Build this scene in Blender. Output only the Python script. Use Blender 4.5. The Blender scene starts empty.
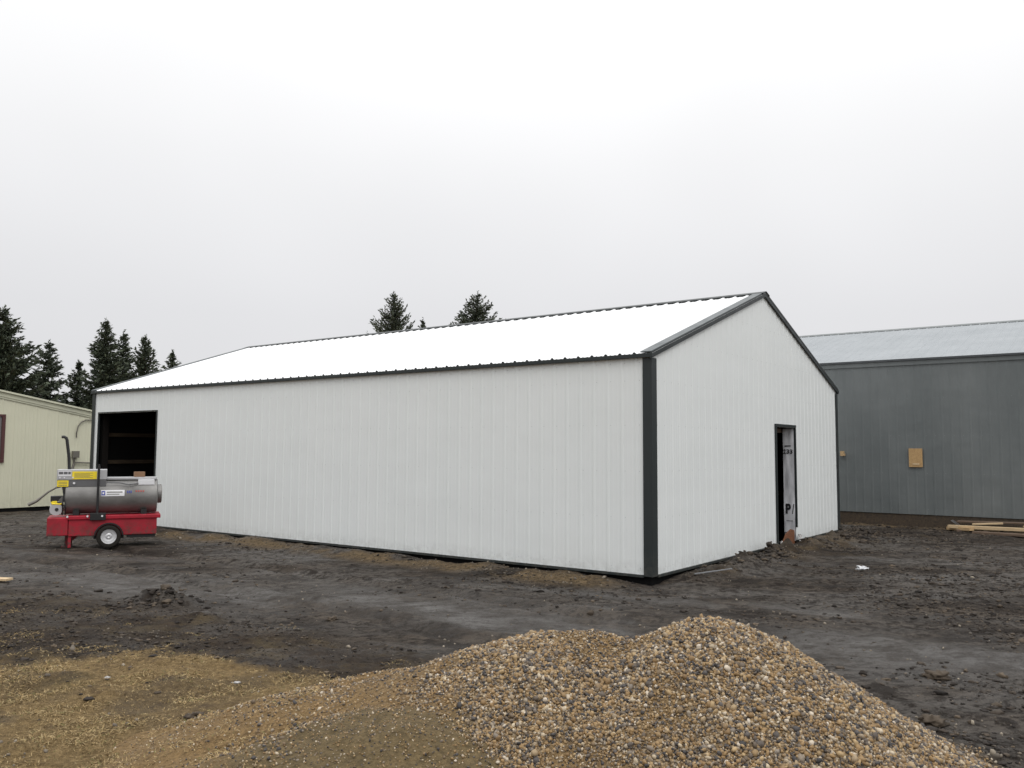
import bpy, math, random
import numpy as np
from mathutils import Vector, Matrix
random.seed(7); rng = np.random.default_rng(11)
C = bpy.context.scene.collection
R = math.radians
GZ = -0.10                                    # general ground level; z=0 is the bottom of the new cladding
TH = 0.9368                                   # direction of the gable wall
KX, KY = 1.9142, 11.7976                      # near corner of the new building
L, W, H, PK = 14.8184, 8.8438, 3.05, 4.5406
wv = np.array([math.cos(TH), math.sin(TH)]); lv = np.array([-math.sin(TH), math.cos(TH)])
def world(u, v): return (KX + wv[0]*u + lv[0]*v, KY + wv[1]*u + lv[1]*v)

# ------------------------------------------------------------------ noise
def _hash(ix, iy, seed):
    n = (ix.astype(np.int64)*374761393 + iy.astype(np.int64)*668265263 + seed*1442695041) & 0xffffffff
    n = ((n ^ (n >> 13))*1274126177) & 0xffffffff
    n = n ^ (n >> 16)
    return (n & 0xffff)/65535.0
def vnoise(x, y, seed=0):
    x = np.asarray(x, float); y = np.asarray(y, float)
    ix = np.floor(x); iy = np.floor(y); fx = x-ix; fy = y-iy
    fx = fx*fx*fx*(fx*(fx*6-15)+10); fy = fy*fy*fy*(fy*(fy*6-15)+10)
    a = _hash(ix, iy, seed); b = _hash(ix+1, iy, seed); c = _hash(ix, iy+1, seed); d = _hash(ix+1, iy+1, seed)
    return (a*(1-fx)+b*fx)*(1-fy)+(c*(1-fx)+d*fx)*fy
def fbm(x, y, s, octs=4, seed=0):
    t = 0; a = 1; n = 0
    x = np.asarray(x, float)/s; y = np.asarray(y, float)/s
    for o in range(octs):
        cr, sr = math.cos(.7*o), math.sin(.7*o)
        t = t + a*(vnoise(cr*x-sr*y+17*o, sr*x+cr*y-9*o, seed+o)-.5)*2; n += a; a *= .5; x = x*2.03; y = y*2.03
    return t/n
def sstep(a, b, x):
    t = np.clip((x-a)/(b-a), 0, 1); return t*t*(3-2*t)
def bump(x, y, cx, cy, r): return np.exp(-((x-cx)**2+(y-cy)**2)/(r*r))

# ------------------------------------------------------------------ terrain functions
def cone(x, y, cx, cy, z0, sl, r, ax=1, ay=1):
    u = (x-cx)/ax; v = (y-cy)/ay
    return z0-(np.sqrt(u*u+v*v+r*r)-r)*sl
def smax(a, b, k):
    h = np.clip(.5+.5*(a-b)/k, 0, 1); return b*(1-h)+a*h+k*h*(1-h)
def pile_parts(x, y):
    a = cone(x, y, 1.02, 4.58, .820, .60, .24)
    b = cone(x, y, .42, 4.78, .705, .50, .36, np.where(np.asarray(x) < .42, 1.45, .95), .9)
    c = cone(x, y, -.50, 5.15, .40, .44, .33, 1.35, .8)
    e = cone(x, y, -.53, 4.12, .475, .42, .30, 1.05, .9)
    return a, b, c, e
def pile_h(x, y):
    a, b, c, e = pile_parts(x, y)
    h = smax(smax(a, b, .05), smax(c, e, .03), .03)
    return h + .035*fbm(x, y, .45, 3, 5) + .012*fbm(x, y, .12, 2, 8)
def uvloc(x, y):
    dx = x-KX; dy = y-KY
    return dx*wv[0]+dy*wv[1], dx*lv[0]+dy*lv[1]
def grass_mask(x, y):
    n = .75*fbm(x, y, 1.1, 4, 31)+.25*fbm(x, y, .2, 3, 33)
    edge = 7.55 - .95*np.clip(x+2.5, 0, 1.5)
    g = sstep(-.28, .28, edge+n-y)*sstep(-.1, -.6, x+.25*n)
    return g
def dark_mask(x, y):
    n = .5*fbm(x, y, 1.1, 4, 41)
    top = np.interp(x, [-12, -6.6, -3.3, -1, 0], [12.4, 11.2, 9.4, 7.9, 7.0])
    return sstep(-.35, .35, top+n-y)*sstep(.3, -.5, x)
def lane_sheen_mask(x, y):  # band of the driven lane where the sheen is painted paler
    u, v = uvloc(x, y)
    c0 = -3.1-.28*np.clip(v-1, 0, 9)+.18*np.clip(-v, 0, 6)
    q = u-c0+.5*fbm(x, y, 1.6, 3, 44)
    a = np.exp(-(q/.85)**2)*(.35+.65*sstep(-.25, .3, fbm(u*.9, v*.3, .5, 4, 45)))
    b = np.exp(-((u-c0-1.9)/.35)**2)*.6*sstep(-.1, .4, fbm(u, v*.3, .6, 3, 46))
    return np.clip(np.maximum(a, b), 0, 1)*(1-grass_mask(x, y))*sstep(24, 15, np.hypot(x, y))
def ground_h(x, y):
    x = np.asarray(x, float); y = np.asarray(y, float)
    u, v = uvloc(x, y)
    near = 1/(1+(np.hypot(x, y)/40)**4)
    # streaky ruts run along the long wall
    s = (u*.97+v*.25); t = (v*.97-u*.25)
    z = GZ + near*(.030*fbm(s*1.0, t*.28, 1.1, 4, 3) + .020*fbm(s, t*.7, .24, 4, 4) + .007*np.abs(fbm(x, y, .08, 2, 7)) + .045*fbm(x, y, 5, 2, 6))
    # wheel ruts in front of the long wall
    for c0 in (-2.3, -3.9):
        q = u-c0+.25*fbm(v, v*0, 3., 2, 9)
        z = z - near*.055*np.exp(-(q/.16)**2)*sstep(-1.5, 0, v+2) + near*.03*np.exp(-((np.abs(q)-.28)/.1)**2)*(.6+.8*fbm(x, y, .3, 3, 10))
    g = grass_mask(x, y); d = dark_mask(x, y)
    z = z + g*(.05+.03*fbm(x, y, .35, 3, 12)) + d*(1-g)*(.03+.05*np.abs(fbm(x, y, .35, 4, 13))+.02*fbm(x, y, .09, 2, 14))
    # rough clodded zones on the right
    rr = sstep(1.5, 4.5, x)*sstep(16, 12, y)
    z = z + rr*near*(.055*np.abs(fbm(x, y, .45, 5, 15)))
    # spoil along the walls
    lw = np.exp(-((u+.16)/.34)**2)*sstep(.0, .9, v)*sstep(15.2, 14.5, v)
    z = z + lw*(.085+.055*fbm(x, y, .45, 4, 21))
    gw = np.exp(-((v+.30)/.40)**2)*sstep(.1, .8, u)*sstep(W+.9, W, u)
    z = z + gw*(.065+.24*np.abs(fbm(x, y, .40, 5, 22))*sstep(.3, 2, u)*sstep(.05, -.35, v))
    # broken ground in the gap beside the grey building
    gp = sstep(W-.2, W+.5, u)*sstep(-5, 0, v)*sstep(12.5, 11.5, u)
    z = z + gp*.10*np.abs(fbm(x, y, .5, 4, 23))
    inside = sstep(.0, .12, u)*sstep(W, W-.12, u)*sstep(.0, .12, v)*sstep(L, L-.12, v)
    z = z*(1-inside)+(GZ-.02)*inside
    # heap of torn sods, mud heap
    for cx, cy, r, h in ((-4.05, 10.15, .26, .15), (-3.80, 10.0, .2, .11), (-4.35, 10.25, .2, .09), (-3.3, 9.2, .2, .05), (-5.2, 8.7, .3, .06), (-6.1, 8.6, .4, .07)):
        z = z + h*bump(x, y, cx, cy, r)*(1+.6*fbm(x, y, .12, 3, 25))
    # small skirt of spilled gravel around the pile lifts the ground a little
    z = z + .015*sstep(-.2, -.1, pile_h(x, y))
    return z

# ------------------------------------------------------------------ materials
def mat(name, base=(.5, .5, .5), rough=.6, metal=0., spec=.5):
    m = bpy.data.materials.new(name); m.use_nodes = True
    b = m.node_tree.nodes['Principled BSDF']
    b.inputs['Base Color'].default_value = (*base, 1); b.inputs['Roughness'].default_value = rough
    b.inputs['Metallic'].default_value = metal; b.inputs['Specular IOR Level'].default_value = spec
    return m
class NT:
    def __init__(s, m): s.m = m; s.t = m.node_tree; s.n = s.t.nodes; s.b = s.n['Principled BSDF']
    def new(s, ty, **k):
        o = s.n.new(ty)
        for a, v in k.items(): setattr(o, a, v)
        return o
    def link(s, a, b): s.t.links.new(a, b)
    def noise(s, scale, detail=4, rough=.6, vec=None, out='Fac', dist=0):
        o = s.new('ShaderNodeTexNoise'); o.inputs['Scale'].default_value = scale; o.inputs['Detail'].default_value = detail
        o.inputs['Roughness'].default_value = rough; o.inputs['Distortion'].default_value = dist
        if vec is not None: s.link(vec, o.inputs['Vector'])
        return o.outputs[out]
    def coord(s, sc=(1, 1, 1), rot=(0, 0, 0), kind='Object'):
        tc = s.new('ShaderNodeTexCoord'); mp = s.new('ShaderNodeMapping'); mp.inputs['Scale'].default_value = sc; mp.inputs['Rotation'].default_value = rot
        s.link(tc.outputs[kind], mp.inputs['Vector']); return mp.outputs[0]
    def ramp(s, fac, stops):
        o = s.new('ShaderNodeValToRGB'); e = o.color_ramp.elements
        while len(e) < len(stops): e.new(.5)
        for i, (p, c) in enumerate(stops):
            e[i].position = p; e[i].color = (*c, 1) if not isinstance(c, (int, float)) else (c, c, c, 1)
        s.link(fac, o.inputs[0]); return o.outputs[0]
    def mix(s, f, a, b, mode='MIX'):
        o = s.new('ShaderNodeMix', data_type='RGBA', blend_type=mode)
        for sock, v in ((o.inputs[0], f), (o.inputs[6], a), (o.inputs[7], b)):
            if isinstance(v, (int, float)): sock.default_value = v if sock.type == 'VALUE' else (v, v, v, 1)
            elif isinstance(v, tuple): sock.default_value = (*v, 1)
            else: s.link(v, sock)
        return o.outputs[2]
    def math(s, op, a, b=0.):
        o = s.new('ShaderNodeMath', operation=op)
        for sock, v in ((o.inputs[0], a), (o.inputs[1], b)):
            if isinstance(v, (int, float)): sock.default_value = v
            else: s.link(v, sock)
        return o.outputs[0]
    def attr(s, n): return s.new('ShaderNodeAttribute', attribute_name=n).outputs['Fac']
    def color(s, c): s.link(c, s.b.inputs['Base Color'])
    def roughn(s, c): s.link(c, s.b.inputs['Roughness'])
    def bump(s, h, dist=.01, strength=1., prev=None):
        o = s.new('ShaderNodeBump'); o.inputs['Distance'].default_value = dist; o.inputs['Strength'].default_value = strength
        s.link(h, o.inputs['Height'])
        if prev is not None: s.link(prev, o.inputs['Normal'])
        s.link(o.outputs[0], s.b.inputs['Normal']); return o.outputs[0]
def sheet_paint(name, c, c2, rough=.42, dirt=(.16, .14, .12), dirt_amt=.25, oil=.004, dirt_z=0.35):
    """painted steel: slight panel tone drift, oil-canning, mud splash low down"""
    m = mat(name, c, rough, 0, .28); n = NT(m)
    v = n.coord((1, 1, .25)); a = n.noise(1.3, 3, .5, v)
    col = n.mix(n.ramp(a, [(.3, 0.), (.7, 1.)]), c, c2)
    v2 = n.coord(); sp = n.new('ShaderNodeSeparateXYZ'); n.link(v2, sp.inputs[0])
    low = n.math('SUBTRACT', 1., n.math('DIVIDE', sp.outputs[2], dirt_z)); low = n.math('MAXIMUM', low, 0.)
    d = n.math('MULTIPLY', n.math('MULTIPLY', low, dirt_amt*2.2), n.ramp(n.noise(9, 6, .7, v2), [(.4, 0.), (.7, 1.)]))
    col = n.mix(d, col, dirt); n.color(col)
    n.roughn(n.ramp(n.noise(4, 4, .6, v2), [(.3, rough-.06), (.7, rough+.1)]))
    n.bump(n.noise(.9, 2, .4, n.coord((1, 1, 1.6))), oil*14, .35)
    return m
M = {}
M['white'] = sheet_paint('white_painted_steel', (.765, .792, .788), (.75, .78, .776), dirt_amt=.16, oil=.0025, dirt_z=.22)
M['roof_white'] = sheet_paint('white_roof_steel', (.82, .825, .83), (.80, .81, .82), dirt_amt=0)
M['char'] = sheet_paint('charcoal_trim_steel', (.024, .030, .031), (.031, .037, .038), rough=.45, dirt=(.12, .11, .09), dirt_amt=.2, oil=.001)
M['cream'] = sheet_paint('cream_siding', (.62, .61, .475), (.59, .585, .455), rough=.55, dirt=(.2, .19, .14), dirt_amt=.15)
M['cream_trim'] = sheet_paint('cream_roof_trim', (.60, .60, .46), (.5, .5, .40), rough=.5, dirt_amt=0)
M['screw'] = mat('zinc_screw', (.38, .39, .40), .45, .4)
M['black'] = mat('black_paint', (.012, .012, .013), .45)
M['rubber'] = mat('tyre_rubber', (.024, .021, .018), .9, 0, .2)
def galv(name, a, b, rough, metal=.0, rust=0):
    m = mat(name, a, rough, metal); n = NT(m)
    v = n.coord((1, 1, .3))
    f = n.ramp(n.noise(1.1, 5, .65, v), [(.3, 0.), (.7, 1.)])
    f2 = n.ramp(n.noise(14, 3, .6, n.coord((1, 1, .15))), [(.35, 0.), (.75, 1.)])
    c = n.mix(f, a, b); c = n.mix(n.math('MULTIPLY', f2, .10), c, tuple(x*.78 for x in b)); n.color(c)
    n.roughn(n.ramp(f2, [(0., rough-.08), (1., rough+.12)])); n.bump(n.noise(1.2, 2, .4, n.coord((1, 1, 2))), .05, .3)
    return m
M['galv_wall'] = galv('weathered_galvanised_steel', (.112, .126, .128), (.158, .172, .172), .5, .1)
M['galv_roof'] = galv('pale_galvanised_roof', (.26, .28, .295), (.31, .33, .345), .65, .0)
M['dark_trim'] = mat('dark_grey_trim', (.05, .055, .06), .5)
def wood(name, a, b, sc=6, rough=.75):
    m = mat(name, a, rough); n = NT(m)
    f = n.noise(sc, 6, .65, n.coord((1, 8, 8)), dist=1.2); n.color(n.mix(n.ramp(f, [(.35, 0.), (.65, 1.)]), a, b)); n.bump(f, .003, .5); return m
M['wood'] = wood('fresh_sawn_lumber', (.52, .37, .20), (.40, .26, .13))
M['wood_pale'] = wood('pale_dry_lumber', (.60, .46, .28), (.46, .33, .19))
M['wood_old'] = wood('wet_brown_lumber', (.10, .065, .045), (.16, .11, .075))
M['girt'] = wood('shaded_interior_lumber', (.075, .052, .028), (.03, .02, .012), 2)  # wood darkened in colour for the interior shade
M['post'] = mat('shaded_post', (.015, .013, .012), .9, 0, .1)  # near-black colour carries the interior shade on the posts
M['ply'] = wood('plywood', (.50, .33, .15), (.36, .22, .10), 3)
M['osb'] = wood('orange_board', (.22, .085, .036), (.11, .045, .022), 9)
M['shade'] = mat('near_black_shade', (.007, .007, .007), .9, 0, .1)  # near-black puts the shade of interior and gaps into the colour
def wrapmat():
    m = mat('white_house_wrap', (.55, .56, .58), .6); n = NT(m)
    f = n.noise(5, 5, .6, n.coord((1, 1, .5))); n.color(n.mix(n.ramp(f, [(.35, 0.), (.7, 1.)]), (.76, .77, .80), (.58, .59, .62))); n.bump(f, .03, .6); return m
M['wrap'] = wrapmat()
M['ink'] = mat('black_print', (.015, .015, .018), .6)
def red():
    m = mat('red_enamel', (.40, .012, .018), .38); n = NT(m)
    v = n.coord(); f = n.noise(5, 6, .7, v)
    n.color(n.mix(n.ramp(f, [(.45, 0.), (.75, .8)]), (.36, .004, .020), (.17, .010, .014))); n.roughn(n.ramp(f, [(.3, .40), (.7, .7)]))
    sp = n.new('ShaderNodeSeparateXYZ'); n.link(v, sp.inputs[0]); lo = n.math('MAXIMUM', n.math('SUBTRACT', 1., n.math('DIVIDE', sp.outputs[2], .5)), 0.)
    k = n.math('MULTIPLY', n.math('MULTIPLY', lo, 1.6), n.ramp(n.noise(14, 6, .75, v), [(.42, 0.), (.62, 1.)])); old = n.b.inputs['Base Color'].links[0].from_socket; n.color(n.mix(k, old, (.06, .05, .04))); return m
M['red'] = red()
def heater_grey():
    m = mat('grey_heater_enamel', (.20, .195, .19), .45, .35); n = NT(m)
    f = n.noise(3, 5, .6, n.coord((.6, 1, 1))); n.color(n.mix(n.ramp(f, [(.35, 0.), (.7, 1.)]), (.25, .245, .235), (.13, .125, .12))); n.bump(n.noise(3, 3, .5, v if False else n.coord()), .03, .25); return m
M['hgrey'] = heater_grey()
M['hlight'] = mat('pale_grey_panel', (.42, .42, .43), .5)
M['hdark'] = mat('dark_grey_panel', (.12, .12, .125), .5)
M['yellow'] = mat('yellow_label', (.88, .68, .03), .45)
M['label'] = mat('white_label', (.72, .72, .74), .45)
M['blue'] = mat('blue_print', (.03, .05, .30), .45)
M['redprint'] = mat('red_print', (.35, .06, .05), .45)
M['rim'] = mat('silver_rim', (.62, .62, .63), .35, .3)
M['cardboard'] = mat('brown_cardboard', (.24, .14, .08), .85)
M['maroon'] = mat('maroon_window_paint', (.075, .024, .024), .55)
M['glass'] = mat('window_glass', (.16, .15, .15), .08, 0, .8)
M['pipe'] = mat('grey_conduit', (.16, .15, .13), .5, .3)
M['steel'] = mat('bare_steel', (.35, .36, .38), .35, .7)
M['scrap'] = mat('dirty_white_wrap', (.42, .41, .40), .7)
M['plastic'] = mat('white_plastic_scrap', (.75, .76, .78), .4)
def ground_mat():
    m = mat('wet_mud_and_dead_grass', (.1, .1, .1), .7, 0, .22); n = NT(m)
    vs = n.coord((1, 1, 1), (0, 0, -TH-.25)); streak = n.coord((.45, 1.0, 1), (0, 0, R(36)))
    v = n.coord()
    big = n.noise(.55, 5, .6, streak); mid = n.noise(2.4, 6, .68, streak); fine = n.noise(38, 5, .7, v); med = n.noise(9, 5, .7, v)
    c = n.mix(n.ramp(mid, [(.40, 0.), (.60, 1.)]), (.022, .016, .012), (.112, .090, .070))
    c = n.mix(n.ramp(big, [(.44, 0.), (.60, .9)]), c, (.140, .128, .116))
    c = n.mix(n.ramp(med, [(.48, 0.), (.62, .9)]), c, (.022, .017, .013))
    c = n.mix(n.ramp(n.noise(24, 4, .7, streak), [(.52, 0.), (.66, .8)]), c, (.020, .015, .012))
    c = n.mix(n.ramp(fine, [(.58, 0.), (.72, .6)]), c, (.22, .20, .17))
    c = n.mix(n.ramp(n.noise(4.2, 5, .7, v), [(.54, 0.), (.60, .9)]), c, (.020, .014, .010))
    ln_ = n.mix(n.ramp(n.noise(6, 6, .72, streak), [(.40, 0.), (.60, 1.)]), (.075, .066, .058), (.180, .172, .163))  # pale wet sheen of the driven lane painted into the mud colour
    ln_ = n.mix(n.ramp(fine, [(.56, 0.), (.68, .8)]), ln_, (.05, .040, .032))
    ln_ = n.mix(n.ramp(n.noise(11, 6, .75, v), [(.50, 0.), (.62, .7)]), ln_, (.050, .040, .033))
    c = n.mix(n.attr('lane_sheen'), c, ln_)
    dk = n.mix(n.ramp(med, [(.40, 0.), (.68, 1.)]), (.022, .016, .012), (.078, .056, .038))
    dk = n.mix(n.ramp(n.noise(1.7, 5, .7, v), [(.50, 0.), (.66, .8)]), dk, (.115, .085, .045))
    dk = n.mix(n.ramp(fine, [(.60, 0.), (.74, .6)]), dk, (.15, .12, .07))
    c = n.mix(n.attr('dark'), c, dk)
    tn = n.mix(n.ramp(n.noise(16, 6, .75, v), [(.40, 0.), (.62, 1.)]), (.075, .052, .026), (.24, .17, .095))
    c = n.mix(n.attr('tan'), c, tn)
    gr = n.mix(n.ramp(n.noise(22, 6, .75, v), [(.35, 0.), (.65, 1.)]), (.130, .084, .034), (.35, .245, .115))
    gr = n.mix(n.ramp(n.noise(1.3, 4, .6, v), [(.58, 0.), (.78, .5)]), gr, (.115, .105, .040))
    gr = n.mix(n.ramp(n.noise(2.6, 6, .75, v), [(.54, 0.), (.66, .75)]), gr, (.085, .055, .032))
    c = n.mix(n.attr('grass'), c, gr)
    n.color(c)
    wet = n.ramp(n.noise(1.5, 4, .6, streak), [(.36, .42), (.50, .92)])
    n.roughn(n.mix(n.attr('grass'), n.mix(n.math('MULTIPLY', n.attr('lane_sheen'), .6), wet, .45), .95))
    b = n.bump(n.noise(13, 8, .80, v), .07, 1.); n.bump(n.noise(70, 4, .7, v), .012, .8, b)
    return m
M['ground'] = ground_mat()
def island(name, stops, rough=.75, spec=.4, bumpy=None):
    m = mat(name, (.3, .3, .3), rough, 0, spec); n = NT(m)
    g = n.new('ShaderNodeNewGeometry'); c = n.ramp(g.outputs['Random Per Island'], stops)
    if bumpy:
        f = n.noise(bumpy, 3, .6, n.coord()); c = n.mix(n.ramp(f, [(.35, .0), (.7, .45)]), c, n.mix(1., c, (.45, .42, .40), 'MULTIPLY')); n.bump(f, .004, .6)
    n.color(c); return m
M['stone'] = island('river_gravel', [(0, (.035, .032, .032)), (.14, (.085, .076, .072)), (.30, (.15, .110, .070)), (.45, (.34, .22, .098)), (.60, (.19, .115, .048)), (.74, (.42, .30, .155)), (.86, (.20, .17, .14)), (.95, (.50, .41, .28)), (1, (.58, .51, .42))], .62, .4, 90)
M['clod'] = island('dark_mud_clod', [(0, (.014, .011, .009)), (.55, (.038, .030, .024)), (.85, (.080, .062, .045)), (1, (.13, .10, .07))], .8, .3, 40)
M['pebble'] = island('muddy_pebble', [(0, (.07, .06, .05)), (.7, (.15, .125, .095)), (1, (.30, .26, .20))], .7, .4)
M['blade'] = island('dead_grass_blade', [(0, (.14, .094, .038)), (.3, (.26, .18, .080)), (.6, (.35, .255, .125)), (.9, (.40, .31, .17)), (.93, (.17, .155, .06)), (1, (.11, .115, .04))], .8, .2)
def pile_mat():
    m = mat('sandy_gravel_bed', (.2, .15, .1), .9, 0, .3); n = NT(m); v = n.coord()
    vo = n.new('ShaderNodeTexVoronoi'); vo.inputs['Scale'].default_value = 62; n.link(v, vo.inputs['Vector'])
    sc = n.new('ShaderNodeSeparateColor'); n.link(vo.outputs['Color'], sc.inputs[0])
    cell = n.ramp(sc.outputs[0], [(0, (.06, .05, .04)), (.4, (.16, .11, .06)), (.75, (.24, .17, .09)), (1, (.36, .30, .22))])
    sand = n.mix(n.ramp(n.noise(30, 6, .75, v), [(.35, 0.), (.65, 1.)]), (.095, .058, .022), (.25, .160, .068))
    cc = n.mix(n.attr('sand'), cell, sand); dmp = n.mix(n.ramp(n.noise(26, 6, .75, v), [(.35, 0.), (.65, 1.)]), (.070, .050, .022), (.165, .118, .056)); n.color(n.mix(n.attr('damp'), cc, dmp))
    b = n.bump(vo.outputs['Distance'], -.012, .7); n.bump(n.noise(45, 6, .75, v), .015, .8, b); return m
M['pile'] = pile_mat()
def needle(name, a, b, c3):
    m = island(name, [(0, a), (.55, b), (1, c3)], .7, .25); return m
M['needle'] = needle('dark_spruce_needles', (.026, .034, .023), (.056, .070, .046), (.105, .125, .082))
M['needle2'] = needle('green_spruce_needles', (.035, .045, .032), (.065, .080, .056), (.12, .14, .10))  # needle colours lightened to stand in for slight distance haze
M['bark'] = mat('spruce_bark', (.035, .028, .022), .9)

# ------------------------------------------------------------------ object helpers
def tag(o, label=None, cat=None, group=None, kind=None):
    if label: o['label'] = label
    if cat: o['category'] = cat
    if group: o['group'] = group
    if kind: o['kind'] = kind
    return o
def empty(name, loc, rz=0, **k):
    o = bpy.data.objects.new(name, None); C.objects.link(o); o.location = loc; o.rotation_euler = (0, 0, rz); o.empty_display_size = .2
    return tag(o, **k)
class MB:
    def __init__(s): s.v = []; s.f = []; s.m = []
    def poly(s, pts, mi=0):
        b = len(s.v); s.v += [tuple(p) for p in pts]; s.f.append(tuple(range(b, b+len(pts)))); s.m.append(mi); return s
    def box(s, a, b, mi=0, rot=None, piv=None):
        x0, y0, z0 = a; x1, y1, z1 = b
        p = [(x0, y0, z0), (x1, y0, z0), (x1, y1, z0), (x0, y1, z0), (x0, y0, z1), (x1, y0, z1), (x1, y1, z1), (x0, y1, z1)]
        if rot is not None:
            piv = Vector(piv if piv else ((x0+x1)/2, (y0+y1)/2, (z0+z1)/2)); p = [tuple(rot @ (Vector(q)-piv)+piv) for q in p]
        k = len(s.v); s.v += p
        for q in ((0, 3, 2, 1), (4, 5, 6, 7), (0, 1, 5, 4), (1, 2, 6, 5), (2, 3, 7, 6), (3, 0, 4, 7)):
            s.f.append(tuple(k+i for i in q)); s.m.append(mi)
        return s
    def prism(s, outline, y0, y1, mi=0, axis='y'):
        n = len(outline); k = len(s.v)
        for yy in (y0, y1):
            for a, b in outline:
                s.v.append({'y': (a, yy, b), 'x': (yy, a, b), 'z': (a, b, yy)}[axis])
        s.f.append(tuple(k+i for i in range(n))); s.m.append(mi); s.f.append(tuple(k+n+i for i in reversed(range(n)))); s.m.append(mi)
        for i in range(n):
            j = (i+1) % n; s.f.append((k+j, k+i, k+n+i, k+n+j)); s.m.append(mi)
        return s
    def tube(s, pts, r, n=10, mi=0, cap=True, radii=None):
        pts = [Vector(p) for p in pts]; k = len(s.v); m = len(pts)
        up = Vector((0, 0, 1))
        for i, p in enumerate(pts):
            d = (pts[min(i+1, m-1)]-pts[max(i-1, 0)]).normalized()
            a = d.cross(up); a = a.normalized() if a.length > 1e-3 else d.cross(Vector((0, 1, 0))).normalized(); b = d.cross(a)
            rr = radii[i] if radii else r
            for j in range(n):
                t = 2*math.pi*j/n; s.v.append(tuple(p+a*math.cos(t)*rr+b*math.sin(t)*rr))
        for i in range(m-1):
            for j in range(n):
                q = (j+1) % n; s.f.append((k+i*n+j, k+i*n+q, k+(i+1)*n+q, k+(i+1)*n+j)); s.m.append(mi)
        if cap:
            s.f.append(tuple(k+j for j in reversed(range(n)))); s.m.append(mi); s.f.append(tuple(k+(m-1)*n+j for j in range(n))); s.m.append(mi)
        return s
    def build(s, name, mats, parent=None, off=(0, 0, 0), bevel=0, smooth=False, label=None, tol=None):
        me = bpy.data.meshes.new(name)
        me.from_pydata([(x-off[0], y-off[1], z-off[2]) for x, y, z in s.v], [], s.f)
        if not isinstance(mats, (list, tuple)): mats = [mats]
        for m in mats: me.materials.append(M[m] if isinstance(m, str) else m)
        me.polygons.foreach_set('material_index', s.m)
        if smooth:
            me.polygons.foreach_set('use_smooth', [True]*len(s.f)); me.set_sharp_from_angle(angle=R(40))
        me.update()
        o = bpy.data.objects.new(name, me); C.objects.link(o)
        if parent: o.parent = parent
        if bevel:
            b = o.modifiers.new('bevel', 'BEVEL'); b.width = bevel; b.segments = 2; b.limit_method = 'ANGLE'
        if label: o['label'] = label
        return o
def numpy_mesh(name, V, F, material, smooth=False, parent=None, attrs=None):
    V = np.ascontiguousarray(V, dtype=np.float32); F = np.ascontiguousarray(F, dtype=np.int32); k = F.shape[1]
    me = bpy.data.meshes.new(name); me.vertices.add(len(V)); me.vertices.foreach_set('co', V.ravel())
    me.loops.add(F.size); me.loops.foreach_set('vertex_index', F.ravel())
    me.polygons.add(len(F)); me.polygons.foreach_set('loop_start', np.arange(0, F.size, k, dtype=np.int32))
    me.update(calc_edges=True)
    if smooth: me.polygons.foreach_set('use_smooth', np.ones(len(F), dtype=bool))
    for an, av in (attrs or {}).items():
        a = me.attributes.new(an, 'FLOAT', 'POINT'); a.data.foreach_set('value', np.ascontiguousarray(av, dtype=np.float32))
    me.materials.append(M[material]); me.validate()
    o = bpy.data.objects.new(name, me); C.objects.link(o)
    if parent: o.parent = parent
    return o
def ico(sub=0):
    import bmesh
    bm = bmesh.new(); bmesh.ops.create_icosphere(bm, subdivisions=sub+1, radius=1)
    v = np.array([x.co[:] for x in bm.verts]); f = np.array([[q.index for q in x.verts] for x in bm.faces]); bm.free(); return v, f
def rand_rot(n, r):
    q = r.normal(size=(n, 4)); q /= np.linalg.norm(q, axis=1)[:, None]; w, x, y, z = q.T
    return np.stack([np.stack([1-2*(y*y+z*z), 2*(x*y-z*w), 2*(x*z+y*w)], -1), np.stack([2*(x*y+z*w), 1-2*(x*x+z*z), 2*(y*z-x*w)], -1), np.stack([2*(x*z-y*w), 2*(y*z+x*w), 1-2*(x*x+y*y)], -1)], 1)
def scatter(name, pos, scl, material, sub=0, jitter=.18, flat=1., parent=None, r=rng, smooth=True, yaw=False):
    bv, bf = ico(sub); n = len(pos); k = len(bv)
    V = bv[None]*(1+jitter*r.normal(size=(n, k, 1)))*scl[:, None, :]
    if yaw:
        t = r.uniform(0, 6.283, n); c, s = np.cos(t), np.sin(t); x = V[..., 0]*c[:, None]-V[..., 1]*s[:, None]; y = V[..., 0]*s[:, None]+V[..., 1]*c[:, None]; V = np.stack([x, y, V[..., 2]], -1)
    else: V = np.einsum('nij,nkj->nki', rand_rot(n, r), V)
    V[..., 2] *= flat
    V = V+pos[:, None, :]
    F = bf[None]+(np.arange(n)*k)[:, None, None]
    return numpy_mesh(name, V.reshape(-1, 3), F.reshape(-1, 3), material, smooth, parent)

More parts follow.
